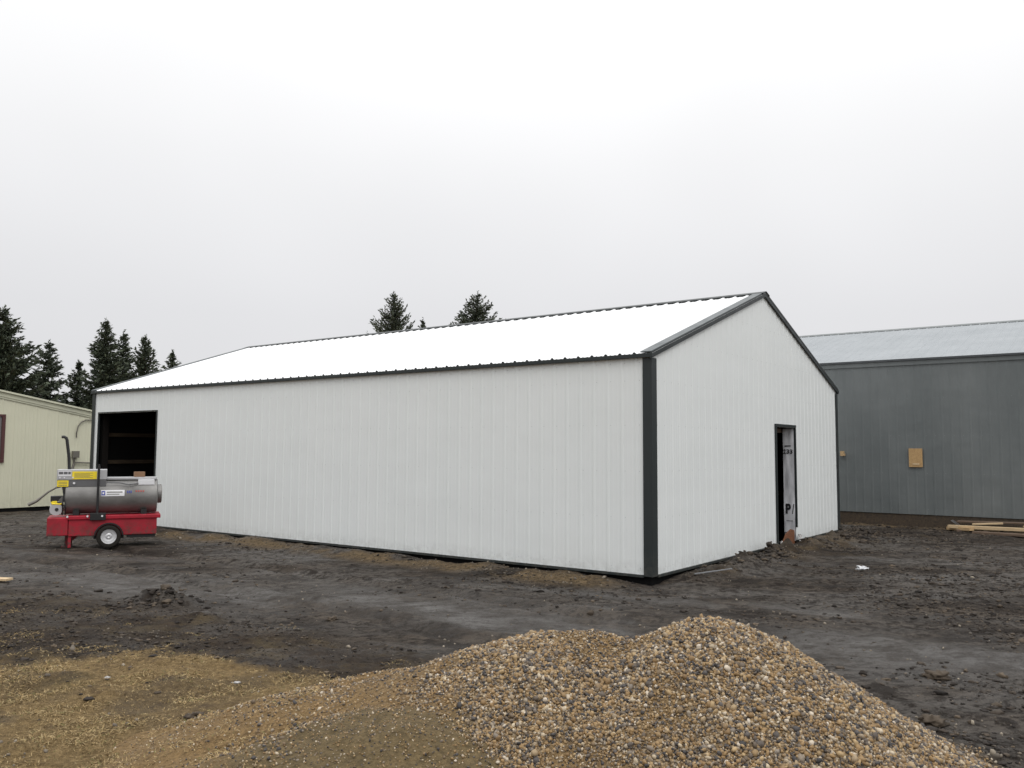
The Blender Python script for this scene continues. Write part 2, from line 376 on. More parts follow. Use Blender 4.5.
# ------------------------------------------------------------------ ground sheet
def build_ground():
    az = np.concatenate([np.linspace(-math.pi, -R(46), 60, endpoint=False), np.linspace(-R(46), R(46), 760, endpoint=False), np.linspace(R(46), math.pi, 60, endpoint=False)])
    rad = np.concatenate([np.linspace(.05, 3.2, 14, endpoint=False), 3.2*(32/3.2)**np.linspace(0, 1, 520, endpoint=False), 32*(900/32)**np.linspace(0, 1, 40)])
    A, Q = np.meshgrid(az, rad); X = Q*np.sin(A); Y = Q*np.cos(A)
    Z = ground_h(X, Y)
    ph = pile_h(X, Y); Z = np.where(ph > Z, np.minimum(Z, ph-.02), Z)      # the ground stays under the pile
    n, m = X.shape; V = np.stack([X, Y, Z], -1).reshape(-1, 3)
    i = np.arange(n-1)[:, None]; j = np.arange(m)[None]; j2 = (j+1) % m
    F = np.stack([i*m+j, i*m+j2, (i+1)*m+j2, (i+1)*m+j], -1).reshape(-1, 4)[:, ::-1]
    c = len(V); V = np.vstack([V, [[0, 0, GZ]]])
    x, y = V[:, 0], V[:, 1]; u, v = uvloc(x, y)
    g = grass_mask(x, y)*(.55+.45*sstep(-.4, .2, fbm(x, y, .5, 4, 61)))
    tan = np.exp(-((u+.40)/.30)**2)*sstep(.0, .8, v)*sstep(13.5, 11, v)*sstep(-.35, .15, fbm(x, y, .8, 4, 51)+.1)
    tan = np.maximum(tan, .5*np.exp(-((v+.55)/.35)**2)*sstep(.3, 1, u)*sstep(W+.5, W-.5, u)*sstep(-.2, .4, fbm(x, y, .6, 4, 52)))
    tan = np.maximum(tan, .85*sstep(-.22, -.10, pile_h(x, y)))
    tan = np.maximum(tan, .8*sstep(.6, 0, np.abs(u-11.6))*sstep(-8, -6, v))
    far = sstep(28, 45, np.hypot(x, y))
    # dark damp soil under the far walls and in the rough strip
    dk = np.maximum(dark_mask(x, y)*(.75+.5*fbm(x, y, .7, 3, 62)), .8*sstep(19.6, 20.3, v)*sstep(3, 2, u))
    dk = np.maximum(dk, .9*np.exp(-((v+.75)/.5)**2)*sstep(.5, 1.5, u)*sstep(W+1, W, u)*sstep(-.1, .3, fbm(x, y, .35, 4, 53)))
    dk = np.maximum(dk, .55*sstep(W-1, W+1, u)*sstep(.0, .4, fbm(x, y, .8, 4, 54)))
    o = numpy_mesh('ground', V, F, 'ground', True, None, dict(lane_sheen=lane_sheen_mask(x, y)*(1-np.clip(tan, 0, 1)), grass=np.maximum(np.clip(g, 0, 1), far), dark=np.clip(dk, 0, 1)*(1-far), tan=np.clip(tan, 0, 1)))
    tag(o, kind='structure')
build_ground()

# ------------------------------------------------------------------ gravel pile
def build_pile():
    root = empty('gravel_pile', (1.0, 4.6, GZ), label='large pile of loose tan and grey river gravel in the foreground', cat='gravel pile')
    P = np.array([1.0, 4.6, GZ])
    x = np.linspace(-2.6, 3.2, 640); y = np.linspace(2.4, 7.0, 500); X, Y = np.meshgrid(x, y); Z = pile_h(X, Y)
    G = ground_h(X, Y); Z = np.maximum(Z, G-.06); pt_ = sstep(.05, .4, fbm(X, Y, .6, 3, 72)+.5*np.exp(-((X-.45)/.4)**2-((Y-4.75)/.35)**2))
    a, b, c, e = pile_parts(X, Y)
    sand = np.maximum(sstep(-.02, .05, np.maximum(e, c-.02)-np.maximum(a, b)), sstep(-.15, -.55, X+.3*fbm(X, Y, .4, 3, 78))); sd2 = sand; sand = np.clip(sand+.35*fbm(X, Y, .3, 3, 71)*(sand > .05), 0, 1)
    n, m = X.shape; i = np.arange(n-1)[:, None]; j = np.arange(m-1)[None]
    F = np.stack([i*m+j, i*m+j+1, (i+1)*m+j+1, (i+1)*m+j], -1).reshape(-1, 4)
    body = numpy_mesh('gravel_bed', np.stack([X, Y, Z], -1).reshape(-1, 3)-P, F, 'pile', True, root, dict(sand=np.maximum(sand, .8*pt_).ravel(), damp=(sstep(-.03, .04, e-np.maximum(np.maximum(a, b), c)+.04*fbm(X, Y, .2, 3, 79))*sstep(-1.9, -1.2, X+.4*fbm(X, Y, .5, 3, 80))).ravel()))
    r = np.random.default_rng(5)
    # pebbles: full cover on the clean gravel, thin on the sandy hump and spilled around the foot
    N = 300000
    px = r.uniform(-2.5, 3.1, N); py = r.uniform(3.0, 6.6, N); ph = pile_h(px, py); gh = ground_h(px, py)
    a, b, c, e = pile_parts(px, py); ab = np.maximum(a, b); sd = np.maximum(sstep(-.02, .06, np.maximum(e, c-.02)-ab), sstep(-.15, -.55, px+.3*fbm(px, py, .4, 3, 78)))
    # patches of finer, sandier material on the crest of the pile
    patch = sstep(.05, .4, fbm(px, py, .6, 3, 72)+.5*np.exp(-((px-.45)/.4)**2-((py-4.75)/.35)**2))
    on = ph > gh
    foot = sstep(-.17, 0, ph-gh+.05*fbm(px, py, .25, 3, 84))*(~on)
    prob = np.where(on, ((1-sd)*(1-.5*patch)+sd*.16)*sstep(-2.3, -.9, px+.5*fbm(px, py, .5, 3, 77)), foot**2*.35*sstep(-1.6, -.6, px))
    keep = r.uniform(size=N) < prob
    px, py, ph, gh, sd, patch, on = [q[keep] for q in (px, py, ph, gh, sd, patch, on)]
    n = len(px); s = .0048*np.exp(r.normal(0, .38, n))*(1.15-.35*sd-.30*patch)+.0012; s = np.clip(s, .0026, .017)
    scl = np.stack([s*r.uniform(1.0, 1.5, n), s*r.uniform(.85, 1.2, n), s*r.uniform(.55, .9, n)], -1)
    z = np.maximum(ph, gh)+s*r.uniform(-.1, .75, n)
    st = scatter('loose_stones', np.stack([px, py, z], -1)-P, scl, 'stone', 0, .14, parent=root, r=r)
    tag(st, kind='stuff')
    print('stones', n)
build_pile()

# ------------------------------------------------------------------ clods, pebbles, grass
def in_view(x, y, pad=.06): return (np.abs(x/np.maximum(y, .1)) < .62+pad) & (y > 3)
def blocked(x, y):
    u, v = uvloc(x, y)
    return ((u > -.03) & (u < W+.05) & (v > -.03) & (v < L+.1)) | (v > 20.2) & (u < 5) | (u > 11.7) | (pile_h(x, y) > GZ-.03)
def build_clods():
    r = np.random.default_rng(21); N = 190000
    y = 4+26*r.uniform(size=N)**1.4; x = r.uniform(-.7, .7, N)*y
    u, v = uvloc(x, y)
    dens = .15+.6*dark_mask(x, y)*(1-grass_mask(x, y))+.35*sstep(2, 5, x)*sstep(17, 12, y)+1.2*np.exp(-((v+.6)/.5)**2)*(u > .5)*(u < W+1)+.8*np.exp(-((u-11.3)/.35)**2)+.35*np.exp(-((u+.8)/.6)**2)*(v > -.5)*(v < L)
    dens = dens*(1-.75*lane_sheen_mask(x, y))*sstep(-.35, .45, fbm(x, y, 1.3, 4, 81))*(1-.85*grass_mask(x, y))+.9*bump(x, y, -4.05, 10.1, .5)+.6*sstep(W-2, W, u)*(v > -3)
    keep = (r.uniform(size=N) < dens) & ~blocked(x, y); x, y = x[keep], y[keep]; n = len(x)
    s = np.clip(.0080*np.exp(r.normal(0, .58, n)), .003, .038)*(1-.35*dark_mask(x, y)*(y < 9.8))*(1+.5*bump(x, y, -4.05, 10.1, .5))
    u, v = uvloc(x, y); s = s*(1+.9*np.exp(-((v+.55)/.45)**2)*(u > .8)*(u < W+.5))
    scl = np.stack([s*r.uniform(1, 1.7, n), s*r.uniform(.8, 1.3, n), s*r.uniform(.35, .8, n)], -1)
    z = ground_h(x, y)+s*.18
    o = scatter('mud_clods', np.stack([x, y, z], -1), scl, 'clod', 1, .22, r=r, yaw=True, smooth=False)
    tag(o, 'dark wet mud clods scattered over the churned yard', 'mud', kind='stuff'); print('clods', n)
    N = 60000; y = 4+18*r.uniform(size=N)**1.3; x = r.uniform(-.7, .7, N)*y; u, v = uvloc(x, y)
    dens = .05+1.0*np.exp(-((u+.38)/.22)**2)*(v > 0)*(v < 13)+.5*np.exp(-((v+.5)/.3)**2)*(u > .3)*(u < W)+.35*grass_mask(x, y)*sstep(6.4, 5.2, y)+.18*sstep(1.9, 2.6, x)*sstep(6.2, 5.3, y)
    keep = (r.uniform(size=N) < dens*sstep(-.5, .3, fbm(x, y, .7, 3, 82))) & ~blocked(x, y); x, y = x[keep], y[keep]; n = len(x)
    s = np.clip(.0075*np.exp(r.normal(0, .45, n)), .004, .03)
    scl = np.stack([s*1.25, s, s*.7], -1)
    o = scatter('loose_pebbles', np.stack([x, y, ground_h(x, y)+s*.25], -1), scl, 'pebble', 0, .12, r=r)
    tag(o, 'small muddy pebbles strewn along the walls and grass', 'pebbles', kind='stuff'); print('pebbles', n)
build_clods()
def build_grass():
    r = np.random.default_rng(33); N = 210000
    x = r.uniform(-6.8, .3, N); y = r.uniform(3.8, 9.6, N)
    g = grass_mask(x, y); tuft = sstep(-.25, .35, fbm(x, y, .28, 3, 91))
    strag = sstep(.25, .5, fbm(x, y, .45, 4, 92))*dark_mask(x, y)*.7*sstep(10.2, 8.8, y)
    p = np.maximum(g*(.25+.75*tuft)*(1-.7*sstep(.1, .45, fbm(x, y, .7, 4, 93))), strag)*((pile_h(x, y) < ground_h(x, y)+.01) | ((x < -.75+.5*fbm(x, y, .5, 3, 95))&(pile_h(x, y) < GZ+.42)&(r.uniform(size=N) < .6)))
    keep = (r.uniform(size=N) < p) & in_view(x, y); x, y, tuft = x[keep], y[keep], tuft[keep]; n = len(x)
    z = np.maximum(ground_h(x, y), pile_h(x, y))
    ln = r.uniform(.012, .044, n)*(.6+.6*tuft); az = r.uniform(0, 6.283, n); el = np.abs(r.normal(.15, .28, n)); wd = r.uniform(.0012, .0026, n)
    d = np.stack([np.cos(az)*np.cos(el), np.sin(az)*np.cos(el), np.sin(el)], -1); sdir = np.stack([-np.sin(az), np.cos(az), r.normal(0, .4, n)], -1)
    b = np.stack([x, y, z-.002], -1); mid = b+d*(ln*.55)[:, None]+np.array([0, 0, 1])*(ln*.10)[:, None]; tip = b+d*ln[:, None]-np.array([0, 0, 1])*(ln*.12)[:, None]
    w_ = sdir*wd[:, None]
    V = np.stack([b-w_, b+w_, mid+w_*.8, mid-w_*.8, tip+w_*.15, tip-w_*.15], 1)
    k = (np.arange(n)*6)[:, None, None]; F = np.array([[0, 1, 2, 3], [3, 2, 4, 5]])[None]+k
    o = numpy_mesh('dead_grass', V.reshape(-1, 3), F.reshape(-1, 4), 'blade', True)
    tag(o, 'short flattened dead straw coloured grass in the left foreground', 'grass', kind='stuff'); print('blades', n)
build_grass()

# ------------------------------------------------------------------ ribbed sheet walls
def profile(s0, s1, pitch, h, major=.06, top=.026, minor=.0035, phase=0.):
    pts = []
    i0 = int(math.floor((s0-phase)/pitch))-1; i1 = int(math.ceil((s1-phase)/pitch))+1
    for i in range(i0, i1+1):
        c = phase+i*pitch
        pts += [(c-major/2, 0), (c-top/2, h), (c+top/2, h), (c+major/2, 0)]
        if minor:
            for q in (1/3, 2/3):
                m = c+pitch*q; pts += [(m-.016, 0), (m-.007, minor), (m+.007, minor), (m+.016, 0)]
    def interp(s):
        for (a, oa), (b, ob) in zip(pts, pts[1:]):
            if a <= s <= b: return oa+(ob-oa)*((s-a)/(b-a) if b > a else 0)
        return 0
    out = [(s0, interp(s0))]+[p for p in pts if s0 < p[0] < s1]+[(s1, interp(s1))]
    return out
def ribbed(mb, spans, pos, pitch=.2286, h=.007, mi=0, minor=.0014, breaks=()):
    """spans: (s0, s1, zbot, ztop(s)); pos(s, o, z) -> point"""
    for s0, s1, zb, zt in spans:
        bk = sorted([b for b in breaks if s0 < b < s1]); pr = profile(s0, s1, pitch, h, minor=minor)
        for b in bk: pr.append((b, 0)); pr.sort()
        for (a, oa), (b, ob) in zip(pr, pr[1:]):
            mb.poly([pos(a, oa, zb), pos(b, ob, zb), pos(b, ob, zt(b)), pos(a, oa, zt(a))], mi)
def screws(mb, s0, s1, rows, pos, skip, mi=1, pitch=.2286, r=.006, zt=None):
    i = int(s0/pitch)+1
    while i*pitch < s1:
        s = i*pitch-.05
        for z in rows:
            if skip(s, z) or (zt and z > zt(s)-.05): continue
            p = [(s-r, z), (s, z-r), (s+r, z), (s, z+r)]
            k = [pos(a, .001, b) for a, b in p]; t = pos(s, .006, z)
            for q in range(4): mb.poly([k[q], k[(q+1) % 4], t], mi)
        i += 1

# ------------------------------------------------------------------ the new white building
B = empty('storage_building', (KX, KY, 0), TH, label='long new white steel building with charcoal trim and gable roof', cat='building')
OY0, OY1, OZ = 12.10, 14.55, 2.51            # big opening in the long wall
DX0, DX1, DZ = 4.93, 5.97, 2.155             # door opening in the gable wall
slope = (PK-H)/(W/2)
def rake(x): return H-.02+(x if x < W/2 else W-x)*slope
mb = MB(); pos = lambda s, o, z: (-o, s, z)
ribbed(mb, [(0, OY0, .01, lambda s: H-.01), (OY0, OY1, OZ, lambda s: H-.01), (OY1, L, .01, lambda s: H-.01)], pos)
screws(mb, .1, L-.1, (.10, .78, 1.42, 2.06, 2.68, 2.93), pos, lambda s, z: OY0-.05 < s < OY1+.05 and z < OZ+.05)
mb.build('long_wall', ['white', 'screw'], B)
mb = MB(); pos = lambda s, o, z: (s, -o, z)
ribbed(mb, [(0, DX0, .01, rake), (DX0, DX1, DZ, rake), (DX1, W, .01, rake)], pos, breaks=(W/2,))
screws(mb, .1, W-.1, (.10, .78, 1.42, 2.06, 2.68, 3.3, 3.9), pos, lambda s, z: DX0-.05 < s < DX1+.05 and z < DZ+.05, zt=rake)
mb.build('gable_wall', ['white', 'screw'], B)
mb = MB(); ribbed(mb, [(0, L, .01, lambda s: H-.01)], lambda s, o, z: (W+o, s, z)); mb.build('back_wall', ['white'], B)
mb = MB(); ribbed(mb, [(0, W, .01, rake)], lambda s, o, z: (s, L+o, z), breaks=(W/2,)); mb.build('end_wall', ['white'], B)
# roof: two ribbed slopes with dark rib closures at eave and ridge
OV = .05
for side in (0, 1):
    mb = MB()
    def rp(s, o, t, side=side):
        x = -OV+(W/2+OV)*t; z = H+x*slope
        x -= o*math.sin(math.atan(slope)); z += o*math.cos(math.atan(slope))
        return (x if side == 0 else W-x, s, z+.012)
    pr = profile(-.05, L+.05, .2286, .022)
    for (a, oa), (b, ob) in zip(pr, pr[1:]):
        for t0, t1 in ((0, .33), (.33, .66), (.66, 1)):
            q = [rp(a, oa, t0), rp(b, ob, t0), rp(b, ob, t1), rp(a, oa, t1)]
            mb.poly(q if side else q[::-1], 0)
        if oa > 0 or ob > 0: mb.poly([rp(a, 0, 0), rp(b, 0, 0), rp(b, ob+.003, 0), rp(a, oa+.003, 0)], 1)
    mb.build('roof', ['roof_white', 'char'], B)
# eave trims
for side in (0, 1):
    mb = MB(); sx = (lambda x: x) if side == 0 else (lambda x: W-x)
    xs = sorted((sx(-OV-.012), sx(-.024))); mb.box((xs[0], -.05, H-.060), (xs[1], L+.05, H-.004))
    mb.build('eave_trim', ['char'], B, bevel=.004)
# ridge cap with closures that follow the ribs
mb = MB(); ca = math.atan(slope)
for sg in (1, -1):
    def cp(d, up, y): return (W/2-sg*d*math.cos(ca)-sg*up*math.sin(ca)*1, y, PK+.012-d*math.sin(ca)+up*math.cos(ca))
    y0, y1 = -.06, L+.06
    mb.poly([cp(0, .034, y0), cp(.17, .034, y0), cp(.17, .034, y1), cp(0, .034, y1)])
    mb.poly([cp(.17, .034, y0), cp(.17, .018, y0), cp(.17, .018, y1), cp(.17, .034, y1)])
    pr = profile(y0, y1, .2286, .020)
    for (a, oa), (b, ob) in zip(pr, pr[1:]):
        if oa < .019 or ob < .019: mb.poly([cp(.16, 0.001, a), cp(.16, 0.001, b), cp(.16, .034, b), cp(.16, .034, a)])
mb.build('ridge_cap', ['char'], B)
# rake trims on both gables: a face board and a flange over the roof edge
M['char_skylit'] = sheet_paint('charcoal_skylit_flange', (.085, .10, .105), (.065, .076, .08), rough=.35, dirt_amt=0, oil=.001)  # charcoal trim lightened in colour where the flange faces the sky
def rake_trim(y_face, sgn):
    for side in (0, 1):
        mb = MB(); sx = (lambda x: x) if side == 0 else (lambda x: W-x)
        x0, x1 = -OV-.01, W/2
        def zz(x): return H+x*slope
        f = y_face+sgn*.045
        for (a, b, ya, yb) in ((-.055, .030, y_face+sgn*.021, f), ):
            pts = [(x0, zz(x0)+a), (x1, zz(x1)+a), (x1, zz(x1)+b), (x0, zz(x0)+b)]
            mb.prism([(sx(p), q) for p, q in pts], min(ya, yb), max(ya, yb))
        # flange on the roof: proud of the ribs
        ya, yb = f-sgn*.002, y_face-sgn*.13
        pts = [(x0, zz(x0)+.031), (x1, zz(x1)+.031), (x1, zz(x1)+.046), (x0, zz(x0)+.046)]
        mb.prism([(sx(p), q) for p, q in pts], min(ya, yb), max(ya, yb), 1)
        mb.build('rake_trim', ['char', 'char_skylit'], B)
rake_trim(0, -1); rake_trim(L, 1)
# corner trims
for cx, cy, ax, ay in ((0, 0, -1, -1), (0, L, -1, 1), (W, 0, 1, -1), (W, L, 1, 1)):
    mb = MB(); t = .026
    x_out = cx+ax*t; y_out = cy+ay*t; lx = .125 if cx == 0 else .10; ly = .115 if cy == 0 else .10
    z1 = H-.064
    mb.prism([(x_out, cy-ay*ly), (x_out, y_out), (cx-ax*lx, y_out), (cx-ax*lx, cy+ay*.0205), (cx+ax*.0205, cy+ay*.0205), (cx+ax*.0205, cy-ay*ly)], .0, z1, 0, 'z')
    mb.build('corner_trim', ['char'], B)
# base trim and the recessed grade board, its black standing in for the shadow gap
def strip(name, segs, mats, z0, z1, **k):
    mb = MB()
    for a, b in segs: mb.box((a[0], a[1], z0), (b[0], b[1], z1))
    mb.build(name, mats, B, **k)
strip('base_trim', [((-.031, .12), (-.001, OY0-.02)), ((-.031, OY1+.02), (-.001, L-.11)), ((.13, -.031), (DX0-.02, -.001)), ((DX1+.02, -.031), (W-.11, -.001))], ['char'], -.018, .016)
strip('grade_board', [((.03, .03), (.07, OY0)), ((.03, OY1), (.07, L-.03)), ((.075, .03), (DX0, .07)), ((DX1, .03), (W-.03, .07)), ((W-.07, .075), (W-.03, L-.03)), ((.075, L-.07), (W-.08, L-.03))], ['shade'], -.30, .05)
# opening frames (dark J trims)
mb = MB(); mb.box((-.020, OY0-.022, 0), (.02, OY0+.004, OZ+.004)); mb.box((-.020, OY1-.004, 0), (.02, OY1+.02, OZ+.004)); mb.box((-.023, OY0-.022, OZ+.006), (.02, OY1+.02, OZ+.03))
mb.build('opening_frame', ['char'], B)
# framing inside: sheets coloured as interior shade, ceiling, girts, posts
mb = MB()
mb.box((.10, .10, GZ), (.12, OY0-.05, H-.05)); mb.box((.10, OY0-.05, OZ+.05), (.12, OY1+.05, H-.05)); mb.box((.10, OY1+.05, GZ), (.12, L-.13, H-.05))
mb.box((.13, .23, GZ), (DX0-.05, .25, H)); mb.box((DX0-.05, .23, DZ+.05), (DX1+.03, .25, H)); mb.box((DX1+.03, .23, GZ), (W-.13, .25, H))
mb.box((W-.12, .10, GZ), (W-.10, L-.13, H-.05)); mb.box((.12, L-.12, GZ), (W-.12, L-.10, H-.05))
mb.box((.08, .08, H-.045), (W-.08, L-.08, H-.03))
mb.build('inner_shade_liner', ['shade'], B)
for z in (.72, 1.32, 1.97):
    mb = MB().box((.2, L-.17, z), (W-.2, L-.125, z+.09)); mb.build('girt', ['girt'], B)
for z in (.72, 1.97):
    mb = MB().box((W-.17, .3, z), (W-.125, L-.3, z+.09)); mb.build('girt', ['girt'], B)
for x in (1.5, 3.9, 6.3):
    mb = MB().box((x, L-.32, GZ-.05), (x+.14, L-.175, H-.05)); mb.build('post', ['post'], B)
mb = MB().box((.125, OY1+.005, GZ), (.26, OY1+.14, H-.05)); mb.build('post', ['post'], B)
mb = MB().box((.125, OY0-.145, GZ), (.26, OY0-.005, H-.05)); mb.build('post', ['post'], B)
# doorway in the gable
mb = MB(); mb.box((DX0-.05, -.030, 0), (DX0+.004, .03, DZ+.004)); mb.box((DX1-.004, -.030, .26), (DX1+.035, .004, DZ+.004)); mb.box((DX0-.05, -.033, DZ+.006), (DX1+.035, .03, DZ+.055))
mb.build('door_frame', ['char'], B)
J = DX1-.012
mb = MB()                                    # the wrapped jamb, slightly wrinkled
ny, nz = 8, 44; yy = np.linspace(.006, .215, ny); zz_ = np.linspace(.16, DZ-.02, nz)
for i in range(ny-1):
    for j in range(nz-1):
        q = [(J-.006*math.sin(yy[a]*40+zz_[b]*3)*math.sin(zz_[b]*7), yy[a], zz_[b]) for a, b in ((i, j), (i, j+1), (i+1, j+1), (i+1, j))]
        mb.poly(q)
mb.box((J+.008, .006, .0), (DX1-.004, .215, DZ-.005)); jamb = mb.build('wrapped_jamb', ['wrap'], B, label='door jamb wrapped in printed white house wrap')
def text_mesh(name, body, size, mtx, material, parent, sx=1., depth=.001, bold=.02):
    cu = bpy.data.curves.new(name, 'FONT'); cu.body = body; cu.size = size; cu.extrude = depth; cu.offset = bold*size
    t = bpy.data.objects.new(name, cu); C.objects.link(t); bpy.context.view_layer.update()
    me = bpy.data.meshes.new_from_object(t.evaluated_get(bpy.context.evaluated_depsgraph_get())); bpy.data.objects.remove(t)
    me.transform(Matrix.Diagonal((sx, 1, 1, 1))); me.transform(mtx); me.materials.clear(); me.materials.append(M[material])
    o = bpy.data.objects.new(name, me); C.objects.link(o); o.parent = parent; return o
def jm(y, z): return Matrix(((0, 0, -1, J-.0085), (-1, 0, 0, y), (0, 1, 0, z), (0, 0, 0, 1)))
text_mesh('print', 'P', .25, jm(.185, .52), 'ink', jamb, .78, bold=.045); text_mesh('print', '/', .25, jm(.055, .52), 'ink', jamb, .5, bold=.03)
text_mesh('print', '33', .11, jm(.150, 1.665), 'ink', jamb, 1.15, bold=.03)
text_mesh('print', '2', .11, jm(.208, 1.665), 'ink', jamb, .9, bold=.03)
mb = MB()
for a, b, z, h in ((.06, .18, 1.80, .022), (.05, .17, .37, .010)): MB().box((J-.0095, a, z), (J-.0075, b, z+h)).build('print', ['ink'], jamb)
mb = MB().box((DX0+.02, .235, DZ-.09), (DX1-.02, .30, DZ-.01)); mb.build('door_header', ['wood_old'], B)
# threshold scraps
x, y = world(5.55, -.02)
o = MB(); rot = Matrix.Rotation(R(0), 3, 'X')
o.prism([(5.10, -.08), (5.96, -.08), (5.95, .20), (5.78, .23), (5.52, .17), (5.34, .03)], .02, .05)
ob = o.build('scrap_board', ['osb'], None, off=(5.55, 0, 0)); ob.location = (*world(5.55, 0), 0); ob.rotation_euler = (0, 0, TH)
tag(ob, 'orange brown board scrap standing across the foot of the doorway', 'board')
for lx, nm, lb, w_, hh in ((4.98, 'wrap_scrap', 'white wrap scrap at the left foot of the doorway', .10, .15), (6.03, 'wrap_scrap', 'white wrap scrap crumpled at the right foot of the doorway', .15, .20)):
    mb = MB(); n = 7
    r = random.Random(int(lx*10))
    grid = [[(lx+(i/n-.5)*w_*(1-.15*j/n)+r.uniform(-.008, .008), -.055-.05*(1-j/n)+r.uniform(-.018, .018), GZ+.03+hh*j/n+r.uniform(-.008, .008)) for i in range(n+1)] for j in range(n+1)]
    for i in range(n):
        for j in range(n): mb.poly([grid[j][i], grid[j][i+1], grid[j+1][i+1], grid[j+1][i]])
    ob = mb.build(nm, ['scrap'], None, off=(lx, -.06, GZ)); ob.location = (*world(lx, -.06), GZ); ob.rotation_euler = (0, 0, TH)
    s = ob.modifiers.new('thick', 'SOLIDIFY'); s.thickness = .003
    tag(ob, lb, 'scrap', 'wrap scraps at the doorway')

# ------------------------------------------------------------------ cream building, left
OX, OY = -10.5, 20.33
S = empty('cream_building', (*world(OX, OY), 0), TH, label='low cream metal sided building with shallow roof at the left edge', cat='building')
off = (OX, OY, 0)
RX = -3.2                                     # ridge line
def ct(x): return 3.30-.179*(x-.21) if x > RX else 3.30+.179*(.21-RX)-.179*(RX-x)
XE = 4.2
mb = MB(); WX0, WX1, WZ0, WZ1 = -.72, .34, 1.36, 2.56
ribbed(mb, [(OX, WX0, .0, lambda s: ct(s)-.17), (WX0, WX1, .0, lambda s: WZ0), (WX0, WX1, WZ1, lambda s: ct(s)-.17), (WX1, XE, .0, lambda s: ct(s)-.17)], lambda s, o, z: (s, OY-o, z), pitch=.305, h=.009, breaks=(RX,), minor=.003)
screws(mb, OX, XE, (.08, 1.0, 2.0), lambda s, o, z: (s, OY-o, z), lambda s, z: WX0 < s < WX1, pitch=.305)
mb.build('siding', ['cream', 'screw'], S, off)
mb = MB()
for x0, y0, x1, y1 in ((OX, OY+.02, OX+.03, OY+9), (XE-.03, OY+.02, XE, OY+9), (OX, OY+8.97, XE, OY+9)): mb.box((x0, y0, 0), (x1, y1, ct(x0)-.2 if x1-x0 < 1 else ct(XE)-.2))
mb.box((OX, OY+.05, .0), (XE-.035, OY+.10, 2.5)) if False else None
mb.build('side_wall', ['cream'], S, off)
mb = MB()
for a, b in ((OX-.15, RX), (RX, XE+.15)):
    mb.prism([(a, ct(a)-.05), (b, ct(b)-.05), (b, ct(b)), (a, ct(a))], OY-.12, OY+9.1)
mb.build('roof', ['cream_trim'], S, off)
mb = MB()
for a, b in ((OX-.1, RX), (RX, XE+.1)):
    mb.prism([(a, ct(a)-.175), (b, ct(b)-.175), (b, ct(b)-.055), (a, ct(a)-.055)], OY-.055, OY-.02)
    mb.prism([(a, ct(a)-.225), (b, ct(b)-.225), (b, ct(b)-.178), (a, ct(a)-.178)], OY-.035, OY-.017)
mb.build('rake_trim', ['cream_trim'], S, off)
mb = MB().box((OX+.02, OY+.03, -.35), (XE-.03, OY+.12, -.004)); mb.build('skirting', ['shade'], S, off)  # shade of the recess under the siding, put in as near-black
wf = MB(); t = .09
wf.box((WX0-t, OY-.05, WZ0-t), (WX1+.04, OY-.0, WZ0)); wf.box((WX0-t, OY-.05, WZ1), (WX1+.04, OY-.0, WZ1+t-.03)); wf.box((WX0-t, OY-.05, WZ0+.002), (WX0, OY, WZ1-.002)); wf.box((WX1-.05, OY-.05, WZ0+.002), (WX1+.04, OY, WZ1-.002))
win = wf.build('window', ['maroon'], S, off)
MB().box((WX0+.001, OY-.012, WZ0+.001), (WX1-.051, OY+.0, WZ1-.001)).build('pane', ['glass'], win, (OX-OX+OX, OY, 0))
mb = MB(); mb.box((WX0+.5, OY-.035, WZ0+.003), (WX0+.54, OY-.014, WZ1-.003)); mb.build('mullion', ['maroon'], win, off)
# things on its wall: meter box with pipe, hanging cable
def onwall(pts, r): return MB().tube(pts, r)
mt = MB().box((2.27, OY-.13, 1.40), (2.46, OY-.02, 1.60)); mo = mt.build('meter_box', ['pipe'], S, off, bevel=.006)
MB().tube([(2.33, OY-.07, 1.40), (2.33, OY-.07, 1.22), (2.28, OY-.07, 1.05)], .035).build('conduit', ['pipe'], S, off, smooth=True)
MB().tube([(2.34, OY-.07, 1.26), (2.6, OY-.07, 1.25), (3.3, OY-.07, 1.22)], .022).build('conduit', ['pipe'], S, off, smooth=True)
MB().tube([(3.3, OY-.05, 2.52), (2.85, OY-.05, 2.54), (2.65, OY-.05, 2.53), (2.52, OY-.05, 2.47), (2.42, OY-.05, 2.34), (2.38, OY-.05, 2.15), (2.38, OY-.05, 2.0)], .018).build('cable', ['pipe'], S, off, smooth=True)

# ------------------------------------------------------------------ grey building, right
UX = 11.79
G = empty('grey_building', (*world(UX, -8), 0), TH, label='tall grey weathered steel building with pale roof on the right', cat='building')
off = (UX, -8, 0)
Y0, Y1 = -9.5, 13.0; EV = 3.96; RD = 5.0; RZ = 5.345
gs = (RZ-EV)/RD
mb = MB(); ribbed(mb, [(Y0, Y1, .22, lambda s: EV-.15)], lambda s, o, z: (UX-o, s, z), pitch=.2, h=.005, minor=.0)
screws(mb, Y0, Y1, (.35, 1.2, 2.1, 3.0, 3.7), lambda s, o, z: (UX-o, s, z), lambda s, z: False, pitch=.2, r=.005)
mb.build('wall', ['galv_wall', 'screw'], G, off)
mb = MB(); mb.poly([(UX+.02, Y0, .22), (UX+RD*2, Y0, .22), (UX+RD*2, Y0, EV), (UX+RD, Y0, RZ), (UX+.02, Y0, EV)]); mb.poly([(UX+.02, Y1, .22), (UX+RD*2, Y1, .22), (UX+RD*2, Y1, EV), (UX+RD, Y1, RZ), (UX+.02, Y1, EV)])
mb.box((UX+2*RD-.03, Y0+.01, .22), (UX+2*RD, Y1-.01, EV-.02)); mb.build('wall', ['galv_wall'], G, off)
mb = MB(); mb.box((UX-.035, Y0, EV-.15), (UX-.0, Y1, EV-.045)); mb.build('fascia', ['galv_wall'], G, off)
